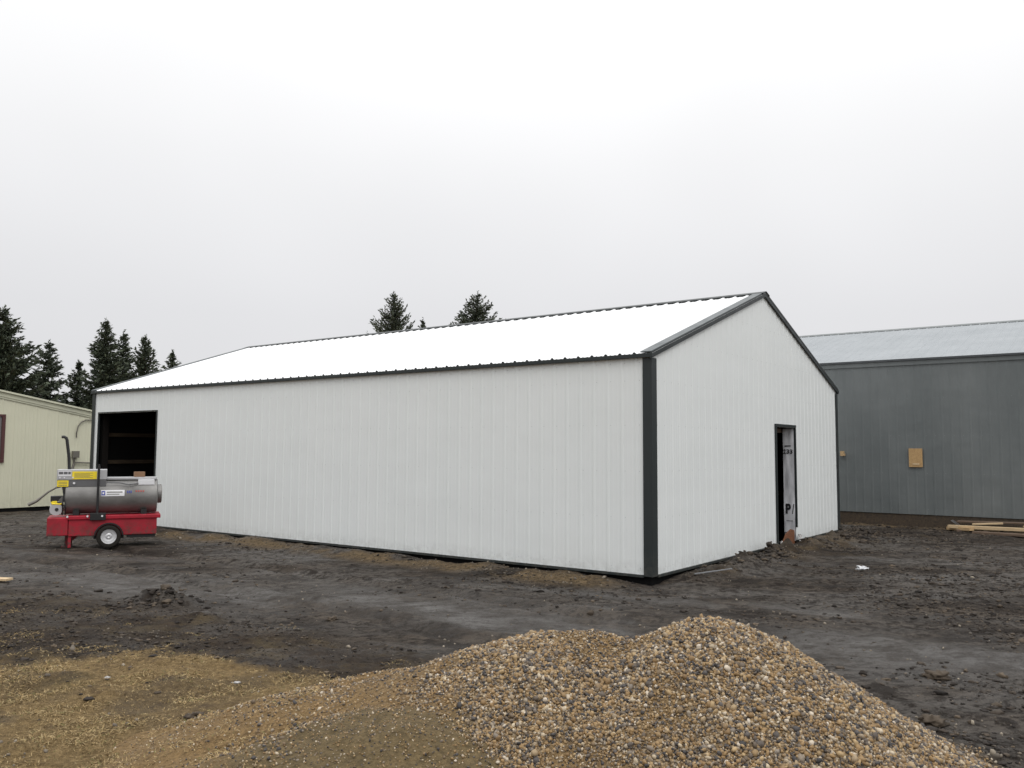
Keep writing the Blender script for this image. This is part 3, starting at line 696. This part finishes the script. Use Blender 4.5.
mb = MB(); mb.box((UX-.075, Y0-.1, EV-.042), (UX-.02, Y1+.1, EV+.005)); mb.build('eave_trim', ['dark_trim'], G, off)
for sd in (0, 1):
    mb = MB()
    def gp(s, o, t): 
        x = -.06+(RD+.06)*t; z = EV+.01+x*gs+o
        return (UX+x if sd == 0 else UX+2*RD-x, s, z)
    pr = profile(Y0-.1, Y1+.1, .2286, .010)
    for (a, oa), (b, ob) in zip(pr, pr[1:]):
        q = [gp(a, oa, 0), gp(b, ob, 0), gp(b, ob, 1), gp(a, oa, 1)]; mb.poly(q if sd else q[::-1])
    mb.build('roof', ['galv_roof'], G, off)
mb = MB(); mb.prism([(UX+RD-.16, RZ-.02), (UX+RD, RZ+.045), (UX+RD+.16, RZ-.02), (UX+RD, RZ+.03)], Y0-.1, Y1+.1); mb.build('ridge_cap', ['galv_wall'], G, off)
M['plinth'] = wood('stained_plank_plinth', (.028, .021, .015), (.080, .055, .033), 2.5)
mb = MB(); mb.box((UX+.02, Y0, -.45), (UX+.10, Y1, .215)); mb.box((UX+.102, Y0+.1, -.3), (UX+.2, Y1-.1, .2)); mb.build('plinth', ['plinth'], G, off)
mb = MB(); mb.box((UX-.045, -1.16, 1.345), (UX-.019, -.86, 1.79)); pp = mb.build('patch_board', ['ply'], G, off, bevel=.004, label='plywood patch board screwed to the grey wall')
mb = MB(); mb.box((UX-.052, -1.09, 1.40), (UX-.046, -.94, 1.44)); mb.build('tag', ['wood_pale'], pp, off)
mb = MB(); mb.box((UX-.16, .62, 1.60), (UX-.02, .71, 1.66)); mb.box((UX-.16, .62, 1.66), (UX-.10, .71, 1.72)); mb.build('bracket', ['wood'], G, off)

# ------------------------------------------------------------------ spruces
def spruce(x, y, height, hw, seed, label, material='needle', up=.35, dens=.75, zmin=.0):
    r = np.random.default_rng(seed)
    root = empty('spruce_tree', (x, y, GZ), label=label, cat='tree', group='spruces behind the buildings')
    mb = MB(); n = 9
    mb.tube([(.04*math.sin(i*1.3)*(1-i/n), .04*math.cos(i*2.1)*(1-i/n), height*.985*i/n-.2*(i == 0)) for i in range(n+1)], .1, 8, radii=[max(.02, height*.017*(1-i/n)+.012) for i in range(n+1)])
    Vs = []; z = height*max(zmin, .06)
    while z < height*.985:
        t = z/height; ln0 = hw*((1-t)**.80)*(1.0)+.05
        nb = r.integers(6, 9) if t < .9 else 4
        for b in range(nb):
            az = r.uniform(0, 6.283); ln = ln0*r.uniform(.5, 1.3)*(1 if r.uniform() > .08 else .5)
            if t < .25: ln *= .9+.1*t/.25
            rise0 = .9*(t-.35)*ln*.6; sag = -.22*ln*(1-t)
            m = max(5, int(ln/.085)); s = np.linspace(.04, 1, m)
            rr = ln*s; zz = z+rise0*s+sag*np.sin(s*2.6)+up*ln*s**3*.45
            zz0 = z
            if ln > .5:
                mb.tube([(math.cos(az)*rr[i], math.sin(az)*rr[i], zz[i]) for i in range(0, m, max(1, m//4))], .012+.006*ln, 4, cap=False)
            k = int((5 if ln > .4 else 3)*dens)+1
            S_ = np.repeat(s, k); RR = np.repeat(rr, k); ZZ = np.repeat(zz, k); q = len(S_)
            lat = r.normal(0, 1, q)*(.04+.16*ln*(1-S_*.75)*np.minimum(1, S_*3))
            cx = math.cos(az)*RR-math.sin(az)*lat; cy = math.sin(az)*RR+math.cos(az)*lat; cz = ZZ-np.abs(lat)*.25+r.normal(0, .035, q)
            # needle sprays: narrow kites pointing outwards and down or up
            a2 = az+np.sign(lat)*r.uniform(.1, .9, q); el = r.normal(-.15+.5*S_*up*2, .45, q)
            d = np.stack([np.cos(a2)*np.cos(el), np.sin(a2)*np.cos(el), np.sin(el)], -1)
            sd = np.cross(d, r.normal(size=(q, 3))); sd /= np.linalg.norm(sd, axis=1)[:, None]+1e-6
            l_ = r.uniform(.10, .24, q)*(.8+.25*min(ln, 1.4)); w_ = l_*r.uniform(.16, .30, q)
            c = np.stack([cx, cy, cz], -1)
            Vs.append(np.stack([c-d*l_[:, None]*.4, c+sd*w_[:, None], c+d*l_[:, None]*.75, c-sd*w_[:, None]], 1))
        z += r.uniform(.10, .19)*(1.1-.3*t)
    # leader
    q = 40; zz = r.uniform(height*.93, height*1.01, q); c = np.stack([r.normal(0, .03, q), r.normal(0, .03, q), zz], -1); az = r.uniform(0, 6.28, q); el = r.uniform(.2, 1.2, q)
    d = np.stack([np.cos(az)*np.cos(el), np.sin(az)*np.cos(el), np.sin(el)], -1); sd = np.cross(d, r.normal(size=(q, 3))); sd /= np.linalg.norm(sd, axis=1)[:, None]
    Vs.append(np.stack([c-d*.04, c+sd*.025, c+d*.13, c-sd*.025], 1))
    V = np.concatenate(Vs); n = len(V)
    mb.build('trunk', ['bark'], root)
    F = np.arange(n*4).reshape(-1, 4)
    numpy_mesh('crown', V.reshape(-1, 3), F, material, False, root)
    return n
def tree_at(px, top, depth, hwpx, seed, label, **k):
    """px/top/half width as measured on the photograph at a chosen real distance"""
    x = (px-512)/858*depth*1.0; x *= 1+.0;
    h = (449-top)/858*depth*1.0+1.81
    return spruce(x, depth, h, hwpx/858*depth, seed, label, **k)
T = 0
T += tree_at(0, 308, 40, 66, 1, 'tallest dark spruce at the left edge behind the cream building', dens=.9, up=.5)
T += tree_at(47, 343, 43, 38, 2, 'spruce just right of the tallest left edge spruce', material='needle2', up=.3)
T += tree_at(77, 363, 46, 26, 3, 'short bushy spruce between the leftmost pair and the trio', up=.5)
T += tree_at(103, 321, 44, 38, 4, 'tallest and leftmost spruce of the trio above the white roof end', dens=.8, up=.25)
T += tree_at(121, 332, 47, 30, 5, 'narrow middle spruce of the trio above the white roof end', up=.25)
T += tree_at(143, 337, 45, 34, 6, 'rightmost spruce of the trio with upswept branch tips', up=.7)
T += tree_at(171, 352, 55, 26, 7, 'small spruce tip alone just above the sloping roof end', up=.4)
T += tree_at(392, 292, 60, 56, 8, 'spruce with upswept branches left of the pair above the long ridge', material='needle2', up=.9, zmin=.35, dens=.42)
T += tree_at(422, 318, 66, 26, 9, 'tiny spruce tip between the two spruces above the ridge', material='needle2', up=.6, zmin=.4, dens=.8)
T += tree_at(477, 291, 62, 72, 10, 'broad spruce with flat branches right of the pair above the long ridge', material='needle2', up=.5, zmin=.35, dens=.5)
print('needles', T)

# ------------------------------------------------------------------ trailer heater
HA = R(24.87); wx, wy = -7.27, 15.68
nx, nyy = -math.sin(HA), math.cos(HA)
HO = (wx+nx*.40, wy+nyy*.40, GZ)              # origin under the axle, on the ground
Ht = empty('trailer_heater', HO, HA, label='grey cylindrical construction heater on a red two wheel trailer', cat='heater')
# x along, y away from camera (near face at y=-.40), z from the ground
mb = MB(); mb.box((-.66, -.33, .22), (.80, .33, .55)); mb.box((-.68, -.36, .515), (.86, .36, .585)); mb.build('tank', ['red'], Ht, bevel=.012)
mb = MB(); mb.box((-1.0, -.34, .235), (-.665, .34, .56)); mb.build('nose_box', ['red'], Ht, bevel=.015)
mb = MB(); mb.box((.30, -.30, .165), (.78, .30, .218)); mb.box((-.25, -.2, .15), (.25, .2, .215)); mb.build('under_frame_shade', ['black'], Ht, bevel=.005)  # black box at the right fills in the shadow under the tray
for sy in (-1, 1):
    mb = MB(); N = 28
    def ring(mbx, prof, sy, mi=0):
        k = len(mbx.v); m = len(prof)
        for i in range(N):
            a = 2*math.pi*i/N
            for rr, yy in prof: mbx.v.append((rr*math.cos(a), sy*yy, .205+rr*math.sin(a)))
        for i in range(N):
            for j in range(m-1):
                i2 = (i+1) % N; mbx.f.append((k+i*m+j, k+i2*m+j, k+i2*m+j+1, k+i*m+j+1)); mbx.m.append(mi)
    ring(mb, [(.125, .40), (.135, .415), (.17, .425), (.195, .415), (.205, .395), (.205, .33), (.195, .31), (.17, .30), (.125, .31)], sy)
    wh = mb.build('wheel', ['rubber'], Ht, smooth=True)
    mb = MB(); ring(mb, [(.0, .385), (.03, .395), (.035, .385), (.06, .375), (.085, .385), (.115, .385), (.13, .41), (.135, .405), (.130, .33), (.0, .33)], sy); mb.build('rim', ['rim'], wh, smooth=True)
mb = MB()                                      # wheel arches
for sy in (-1, 1):
    mb = MB()
    arc = [(.245*math.cos(a), .205+.245*math.sin(a)) for a in np.linspace(R(5), R(175), 14)]+[(.225*math.cos(a), .205+.225*math.sin(a)) for a in np.linspace(R(175), R(5), 14)]
    ys = sorted((sy*.335, sy*.42))
    for i in range(13): mb.prism([arc[i], arc[i+1], arc[26-i], arc[27-i]], ys[0], ys[1])
    mb.build('fender', ['black'], Ht)
mb = MB(); mb.box((-.72, -.05, .03), (-.64, .05, .56)); mb.box((-.77, -.10, .0), (-.60, .10, .03)); mb.prism([(-.64, .22), (-.48, .22), (-.64, .08)], -.03, .03)
mb.build('jack_leg', ['red'], Ht, bevel=.004)
mb = MB()
for sy in (-.28, .28): MB().box((-.66, sy-.025, .02), (-.61, sy+.025, .23)).build('rest_leg', ['red'], Ht, bevel=.004)
def cyl_x(mbx, x0, x1, r, zc, n=40, mi=0, prof=None, yc=0.):
    pr = prof or [(x0, 0), (x0, r-.02), (x0+.015, r), (x1-.015, r), (x1, r-.02), (x1, 0)]
    k = len(mbx.v); m = len(pr)
    for i in range(n):
        a = 2*math.pi*i/n
        for xx, rr in pr: mbx.v.append((xx, yc+rr*math.cos(a), zc+rr*math.sin(a)))
    for i in range(n):
        for j in range(m-1):
            i2 = (i+1) % n; mbx.f.append((k+i*m+j, k+i*m+j+1, k+i2*m+j+1, k+i2*m+j)); mbx.m.append(mi)
ZC = .915
mb = MB(); cyl_x(mb, -.74, .80, .315, ZC, prof=[(-.74, 0), (-.74, .30), (-.725, .315), (-.20, .315), (-.195, .319), (-.18, .319), (-.175, .315), (.30, .315), (.305, .318), (.32, .318), (.325, .315), (.785, .315), (.80, .29), (.80, 0)])
barrel = mb.build('barrel', ['hgrey'], Ht, smooth=True)
mb = MB(); cyl_x(mb, .8, .9, .17, ZC+.03, prof=[(.79, .175), (.87, .175), (.88, .165), (.88, .15), (.80, .14)]); cyl_x(mb, .8, .81, .14, ZC+.03, prof=[(.82, .15), (.82, 0)], mi=1)
mb.build('outlet', ['hgrey', 'black'], Ht, smooth=True)
for a in (-.60, .52): MB().box((a, -.26, .586), (a+.10, .26, .68)).build('saddle', ['black'], Ht)
# control cabinet over the left half
mb = MB(); mb.box((-.88, -.27, 1.225), (-.07, .27, 1.405), 0); mb.box((-.875, -.262, 1.10), (-.075, .262, 1.223), 1); cab = mb.build('cabinet', ['hlight', 'hdark'], Ht, bevel=.008)
mb = MB(); mb.box((-.635, -.277, 1.235), (-.235, -.272, 1.375)); mb.build('warning_label', ['yellow'], cab)
mb = MB()
for i in range(5): mb.box((-.60, -.2790, 1.26+i*.02), (-.60+.30-.05*(i % 2), -.2772, 1.266+i*.02))
mb.build('print', ['hdark'], cab)
mb = MB(); mb.box((-.87, -.270, 1.105), (-.69, -.265, 1.215)); mb.build('warning_label', ['yellow'], cab)
mb = MB()
for i in range(3): mb.box((-.85, -.2722, 1.125+i*.028), (-.71, -.2703, 1.134+i*.028))
mb.build('print', ['hdark'], cab)
mb = MB(); mb.box((-.86, -.276, 1.29), (-.65, -.272, 1.385)); mb.build('name_plate', ['label'], cab)
mb = MB()
for i, (a, b) in enumerate(((-.85, -.78), (-.77, -.71), (-.70, -.66))): mb.box((a, -.2785, 1.325), (b, -.2765, 1.37))
mb.build('print', ['hdark'], cab)
mb = MB()
for a, zz, ra in ((-.83, 1.265, .014), (-.76, 1.265, .014), (-.62, 1.265, .014), (-.60, 1.165, .02)): MB().tube([(a, -.285, zz), (a, -.262, zz)], ra, 10).build('knob', ['label'], cab, smooth=True)
# diagonal bracket and burner
mb = MB(); mb.prism([(-.60, 1.10), (-.36, 1.10), (-.80, .80), (-.84, .86), (-.74, .98), (-.80, 1.10)], -.24, -.20); mb.prism([(-.72, 1.03), (-.66, .99), (-.72, .95), (-.77, .99)], -.246, -.238, 1)
mb.build('burner_bracket', ['hgrey', 'black'], Ht)
mb = MB(); cyl_x(mb, -.97, -.77, .10, .72, 20, prof=[(-.97, 0), (-.97, .09), (-.955, .105), (-.78, .105), (-.77, .06), (-.74, .05)], yc=-.12)
mb.tube([(-.87, -.25, .70), (-.87, -.12, .70)], .105, 20); mb.tube([(-.86, -.258, .70), (-.86, -.249, .70)], .03, 12, 1)
brn = mb.build('burner', ['hlight', 'black'], Ht, smooth=True)
mb = MB(); mb.box((-.965, -.23, .84), (-.78, -.02, .935)); mb.tube([(-.95, -.2, .835), (-.93, -.24, .80), (-.80, -.24, .79), (-.77, -.2, .83)], .018, 8, 1); mb.box((-.94, -.245, .80), (-.86, -.235, .85), 1)
mb.build('fuel_pump', ['black', 'yellow'], Ht, bevel=.004)
mb = MB(); mb.tube([(-.77, -.24, .60), (-.765, -.3, .8), (-.75, -.24, 1.09)], .013, 8); mb.tube([(-.72, -.26, .60), (-.72, -.32, .75), (-.78, -.27, 1.1)], .010, 8); mb.build('cable', ['black'], Ht, smooth=True)
# lifting post over the barrel and its foot
mb = MB(); mb.box((-.225, -.37, .50), (-.183, -.335, 1.47)); mb.box((-.32, -.385, .50), (-.06, -.325, .63)); mb.tube([(-.205, -.355, 1.47), (-.205, -.355, 1.50)], .018, 10)
mb.build('lifting_post', ['black'], Ht, bevel=.006)
mb = MB()
for a in (-.68, -.36, -.12): MB().tube([(a, -.395, .575), (a, -.36, .575)], .018, 10).build('bolt', ['label'], Ht, smooth=True)
# decals wrap on the barrel
def decal(name, x0, x1, z0, z1, m, lift=.0025, par=barrel):
    mbx = MB(); zs = np.linspace(z0, z1, 6)
    for a, b in zip(zs, zs[1:]):
        ya = -math.sqrt((.319+lift)**2-(a-ZC)**2); yb = -math.sqrt((.319+lift)**2-(b-ZC)**2)
        mbx.poly([(x0, ya, a), (x1, ya, a), (x1, yb, b), (x0, yb, b)])
    return mbx.build(name, [m], par)
decal('name_label', -.155, .235, .925, 1.035, 'label')
decal('logo', -.148, -.085, .94, 1.02, 'blue', .004); decal('logo', -.130, -.103, .962, .998, 'label', .0055)
decal('print', -.06, .20, .985, 1.008, 'hgrey', .004); decal('print', -.06, .15, .952, .966, 'hgrey', .004)
for i, a in enumerate((.275, .305, .335)): decal('print', a, a+.018, .975+.0*i, 1.02, 'blue', .003)
for i, a in enumerate((.42, .46, .50, .54)): decal('print', a, a+.026, .995, 1.025, 'redprint', .003)
# junction box and pipe on top of the barrel
mb = MB(); mb.box((.46, -.25, 1.12), (.74, -.12, 1.215)); mb.build('junction_box', ['label'], Ht, bevel=.006)
mb = MB(); mb.tube([(-.07, -.27, 1.17), (.15, -.27, 1.165), (.30, -.29, 1.13), (.46, -.25, 1.15)], .012, 8); mb.build('cable', ['hdark'], Ht, smooth=True)
mb = MB(); mb.box((-.07, -.15, 1.215), (.78, .15, 1.262)); mb.build('top_rail', ['hlight'], Ht, bevel=.01)
# upright tow handle and the hose that hangs off the left
mb = MB(); mb.tube([(-.70, .12, 1.38), (-.715, .12, 1.62), (-.76, .12, 1.94), (-.775, .12, 1.98), (-.81, .12, 2.0), (-.85, .12, 1.995)], .028, 10); mb.build('tow_handle', ['black'], Ht, smooth=True)
mb = MB(); mb.tube([(-.80, .0, 1.10), (-.90, .0, 1.075), (-1.02, .0, 1.0), (-1.12, .0, .91), (-1.20, .0, .84), (-1.33, .0, .775)], .017, 8, radii=[.014, .015, .017, .02, .026, .03]); mb.build('hose', ['pipe'], Ht, smooth=True)
hw = lambda x, y, z: (HO[0]+x*math.cos(HA)-y*math.sin(HA), HO[1]+x*math.sin(HA)+y*math.cos(HA), HO[2]+z)
mb = MB(); mb.box((-.09, -.07, 0), (.09, .07, .095)); o = mb.build('cardboard_box', ['cardboard'], None, bevel=.004); o.location = hw(.48, -.04, 1.263); o.rotation_euler = (0, 0, HA+.1)
tag(o, 'small brown cardboard box sitting on top of the heater barrel', 'box')

# ------------------------------------------------------------------ lumber by the grey wall, scraps
def plank(name, a, b, w_, t_, m, label, cat='board', group=None, twist=0., bev=.004):
    a = Vector(a); b = Vector(b); d = b-a; ln = d.length
    mbx = MB().box((0, -w_/2, 0), (ln, w_/2, t_)); o = mbx.build(name, [m], None, bevel=bev)
    q = d.to_track_quat('X', 'Z'); o.rotation_mode = 'QUATERNION'; o.rotation_quaternion = q @ Matrix.Rotation(twist, 3, 'X').to_quaternion(); o.location = a
    return tag(o, label, cat, group)
GL = 'lumber lying by the grey wall'
def gw_(u, v, z): return (*world(u, v), z)
plank('timber', gw_(11.0, -1.80, .0), gw_(10.60, -4.6, .05), .12, .07, 'wood_pale', 'bright squared timber at the front of the stack by the grey wall', 'lumber', GL)
plank('timber', gw_(11.15, -1.78, -.05), gw_(10.80, -2.30, -.02), .14, .07, 'wood', 'short timber end poking out left of the lumber stack', 'lumber', GL)
plank('plank', gw_(11.55, -1.9, .10), gw_(11.40, -4.8, .17), .2, .035, 'wood_old', 'dark wet plank lying highest, closest to the grey wall', 'lumber', GL)
plank('plank', gw_(11.25, -2.25, .075), gw_(11.3, -2.85, .12), .12, .035, 'wood_pale', 'short pale offcut resting behind the bright front timber', 'lumber', GL)
plank('plank', gw_(11.2, -3.25, .085), gw_(11.12, -4.3, .085), .12, .035, 'wood', 'tan plank resting behind the front timber at the photo right edge', 'lumber', GL)
plank('plank', gw_(10.7, -2.35, GZ+.03), gw_(10.2, -4.7, GZ+.06), .2, .05, 'wood_old', 'dark muddy plank on the ground in front of the bright timber', 'lumber', GL)
plank('bearer', gw_(11.6, -1.95, GZ-.02), gw_(10.75, -2.05, GZ-.02), .09, .11, 'wood_old', 'dark cross bearer under the left end of the lumber stack', 'lumber', GL)
mb = MB(); mb.prism([(0, 0), (.30, .02), (.26, .06), (.02, .05)], 0, .02); o = mb.build('metal_flashing', ['steel'], None); o.location = gw_(11.6, -1.75, .12); o.rotation_euler = (R(8), R(40), TH-R(75))
tag(o, 'bent bare metal flashing leaning at the foot of the grey wall', 'flashing')
# crumpled white trash on the mud
def crumple(name, x, y, sx, sy, sz, m, label, cat, seed, group=None):
    r = np.random.default_rng(seed); bv, bf = ico(2)
    nrm = 1+.32*r.normal(size=len(bv)); v = bv*nrm[:, None]*np.array([sx, sy, sz]); v[:, 2] = np.maximum(v[:, 2], -sz*.3)
    o = numpy_mesh(name, v, bf, m, False); o.location = (x, y, float(ground_h(x, y))+sz*.3); return tag(o, label, cat, group)
crumple('plastic_scrap', 5.32, 13.15, .075, .045, .04, 'plastic', 'crumpled white plastic scrap on the mud right of the doorway', 'litter', 3)
crumple('plastic_scrap', -2.05, 6.6, .028, .014, .008, 'scrap', 'flat pale scrap on the dead grass, right of the other scrap', 'litter', 4)
crumple('plastic_scrap', -3.05, 6.65, .020, .012, .008, 'scrap', 'small pale scrap on the dead grass further left', 'litter', 5)
gz = float(ground_h(2.8, 12.3))
plank('metal_rod', (2.52, 11.95, gz+.05), (3.15, 12.42, gz+.06), .022, .012, 'steel', 'thin grey rod lying on the mud by the near corner', 'rod', bev=0)
plank('plank', (-7.6, 11.75, GZ+.04), (-6.62, 11.50, GZ+.05), .13, .03, 'wood_pale', 'pale plank end on the dark mud at the left edge', 'board')
sr = np.random.default_rng(9)
for i, (x, y, s, lb) in enumerate(((-1.9, 9.3, .045, 'fist sized dark stone on the mud left of the gravel'), (3.35, 6.9, .07, 'dark lump of mud on the ground right of the gravel pile'), (2.75, 5.75, .06, 'dark stone against the right foot of the gravel pile'), (-2.02, 5.65, .045, 'dark stone half sunk in the left foreground grass'))):
    crumple('field_stone', x, y, s*1.3, s, s*.6, 'clod', lb, 'stone', 20+i)

# ------------------------------------------------------------------ sky, sun, camera
SUN_EL, SUN_AZ = R(50), R(152)                # veiled sun behind the camera, a little to the right
wd = bpy.data.worlds.new('World'); bpy.context.scene.world = wd; wd.use_nodes = True
nt = wd.node_tree; nn = nt.nodes; bg = nn['Background']
sky = nn.new('ShaderNodeTexSky'); sky.sky_type = 'NISHITA'; sky.sun_disc = False; sky.sun_elevation = SUN_EL; sky.sun_rotation = SUN_AZ; sky.dust_density = 5; sky.air_density = 1
tc = nn.new('ShaderNodeTexCoord'); sp = nn.new('ShaderNodeSeparateXYZ'); nt.links.new(tc.outputs['Generated'], sp.inputs[0])
rp_ = nn.new('ShaderNodeValToRGB'); e = rp_.color_ramp.elements
# overcast cloud layer: grey near the horizon, brighter towards the zenith (values are for strength 0.1)
K = 10.
stops = [(0, (.50, .50, .50)), (.5, (.77, .772, .79)), (.575, (.80, .80, .818)), (.66, (.93, .93, .94)), (.73, (1.08, 1.08, 1.085)), (.82, (1.5, 1.5, 1.5)), (1, (2.3, 2.3, 2.3))]
while len(e) < len(stops): e.new(.5)
for i, (p, c) in enumerate(stops): e[i].position = p; e[i].color = (*c, 1)
ma = nn.new('ShaderNodeMath'); ma.operation = 'MULTIPLY_ADD'; ma.inputs[1].default_value = .5; ma.inputs[2].default_value = .5; nt.links.new(sp.outputs[2], ma.inputs[0]); nt.links.new(ma.outputs[0], rp_.inputs[0])
no = nn.new('ShaderNodeTexNoise'); no.inputs['Scale'].default_value = 1.6; no.inputs['Detail'].default_value = 3; no.inputs['Roughness'].default_value = .45; nt.links.new(tc.outputs['Generated'], no.inputs['Vector'])
mr = nn.new('ShaderNodeMapRange'); mr.inputs['From Min'].default_value = .3; mr.inputs['From Max'].default_value = .7; mr.inputs['To Min'].default_value = K*.93; mr.inputs['To Max'].default_value = K*1.05; nt.links.new(no.outputs['Fac'], mr.inputs['Value'])
vm = nn.new('ShaderNodeVectorMath'); vm.operation = 'SCALE'; nt.links.new(rp_.outputs[0], vm.inputs[0]); nt.links.new(mr.outputs[0], vm.inputs['Scale'])
mx = nn.new('ShaderNodeMix'); mx.data_type = 'RGBA'; mx.inputs[0].default_value = .96; nt.links.new(sky.outputs[0], mx.inputs[6]); nt.links.new(vm.outputs[0], mx.inputs[7])
nt.links.new(mx.outputs[2], bg.inputs[0]); bg.inputs[1].default_value = .1
sl = bpy.data.lights.new('sun', 'SUN'); sl.energy = .55; sl.angle = R(25); sl.color = (1, .98, .95)
so = bpy.data.objects.new('sun', sl); C.objects.link(so)
sd = Vector((math.sin(SUN_AZ)*math.cos(SUN_EL), math.cos(SUN_AZ)*math.cos(SUN_EL), math.sin(SUN_EL)))
so.rotation_euler = (-sd).to_track_quat('-Z', 'Y').to_euler()
cam = bpy.data.cameras.new('camera'); cam.sensor_width = 36; cam.lens = 858.78*36/1024; cam.clip_end = 3000; cam.clip_start = .05
co = bpy.data.objects.new('camera', cam); C.objects.link(co); bpy.context.scene.camera = co
pi_, ro_ = .0764, -.0055
f_ = Vector((0, math.cos(pi_), math.sin(pi_))); u_ = Vector((0, -math.sin(pi_), math.cos(pi_))); r_ = Vector((1, 0, 0))
# image = rotation of (right, up) by roll
rr_ = r_*math.cos(ro_)+u_*-math.sin(ro_); uu_ = r_*math.sin(ro_)+u_*math.cos(ro_)
m = Matrix((rr_, uu_, -f_)).transposed().to_4x4(); m.translation = (0, 0, 1.7079); co.matrix_world = m
sc = bpy.context.scene
sc.view_settings.view_transform = 'Standard'; sc.view_settings.look = 'None'; sc.view_settings.exposure = 0; sc.view_settings.gamma = 1
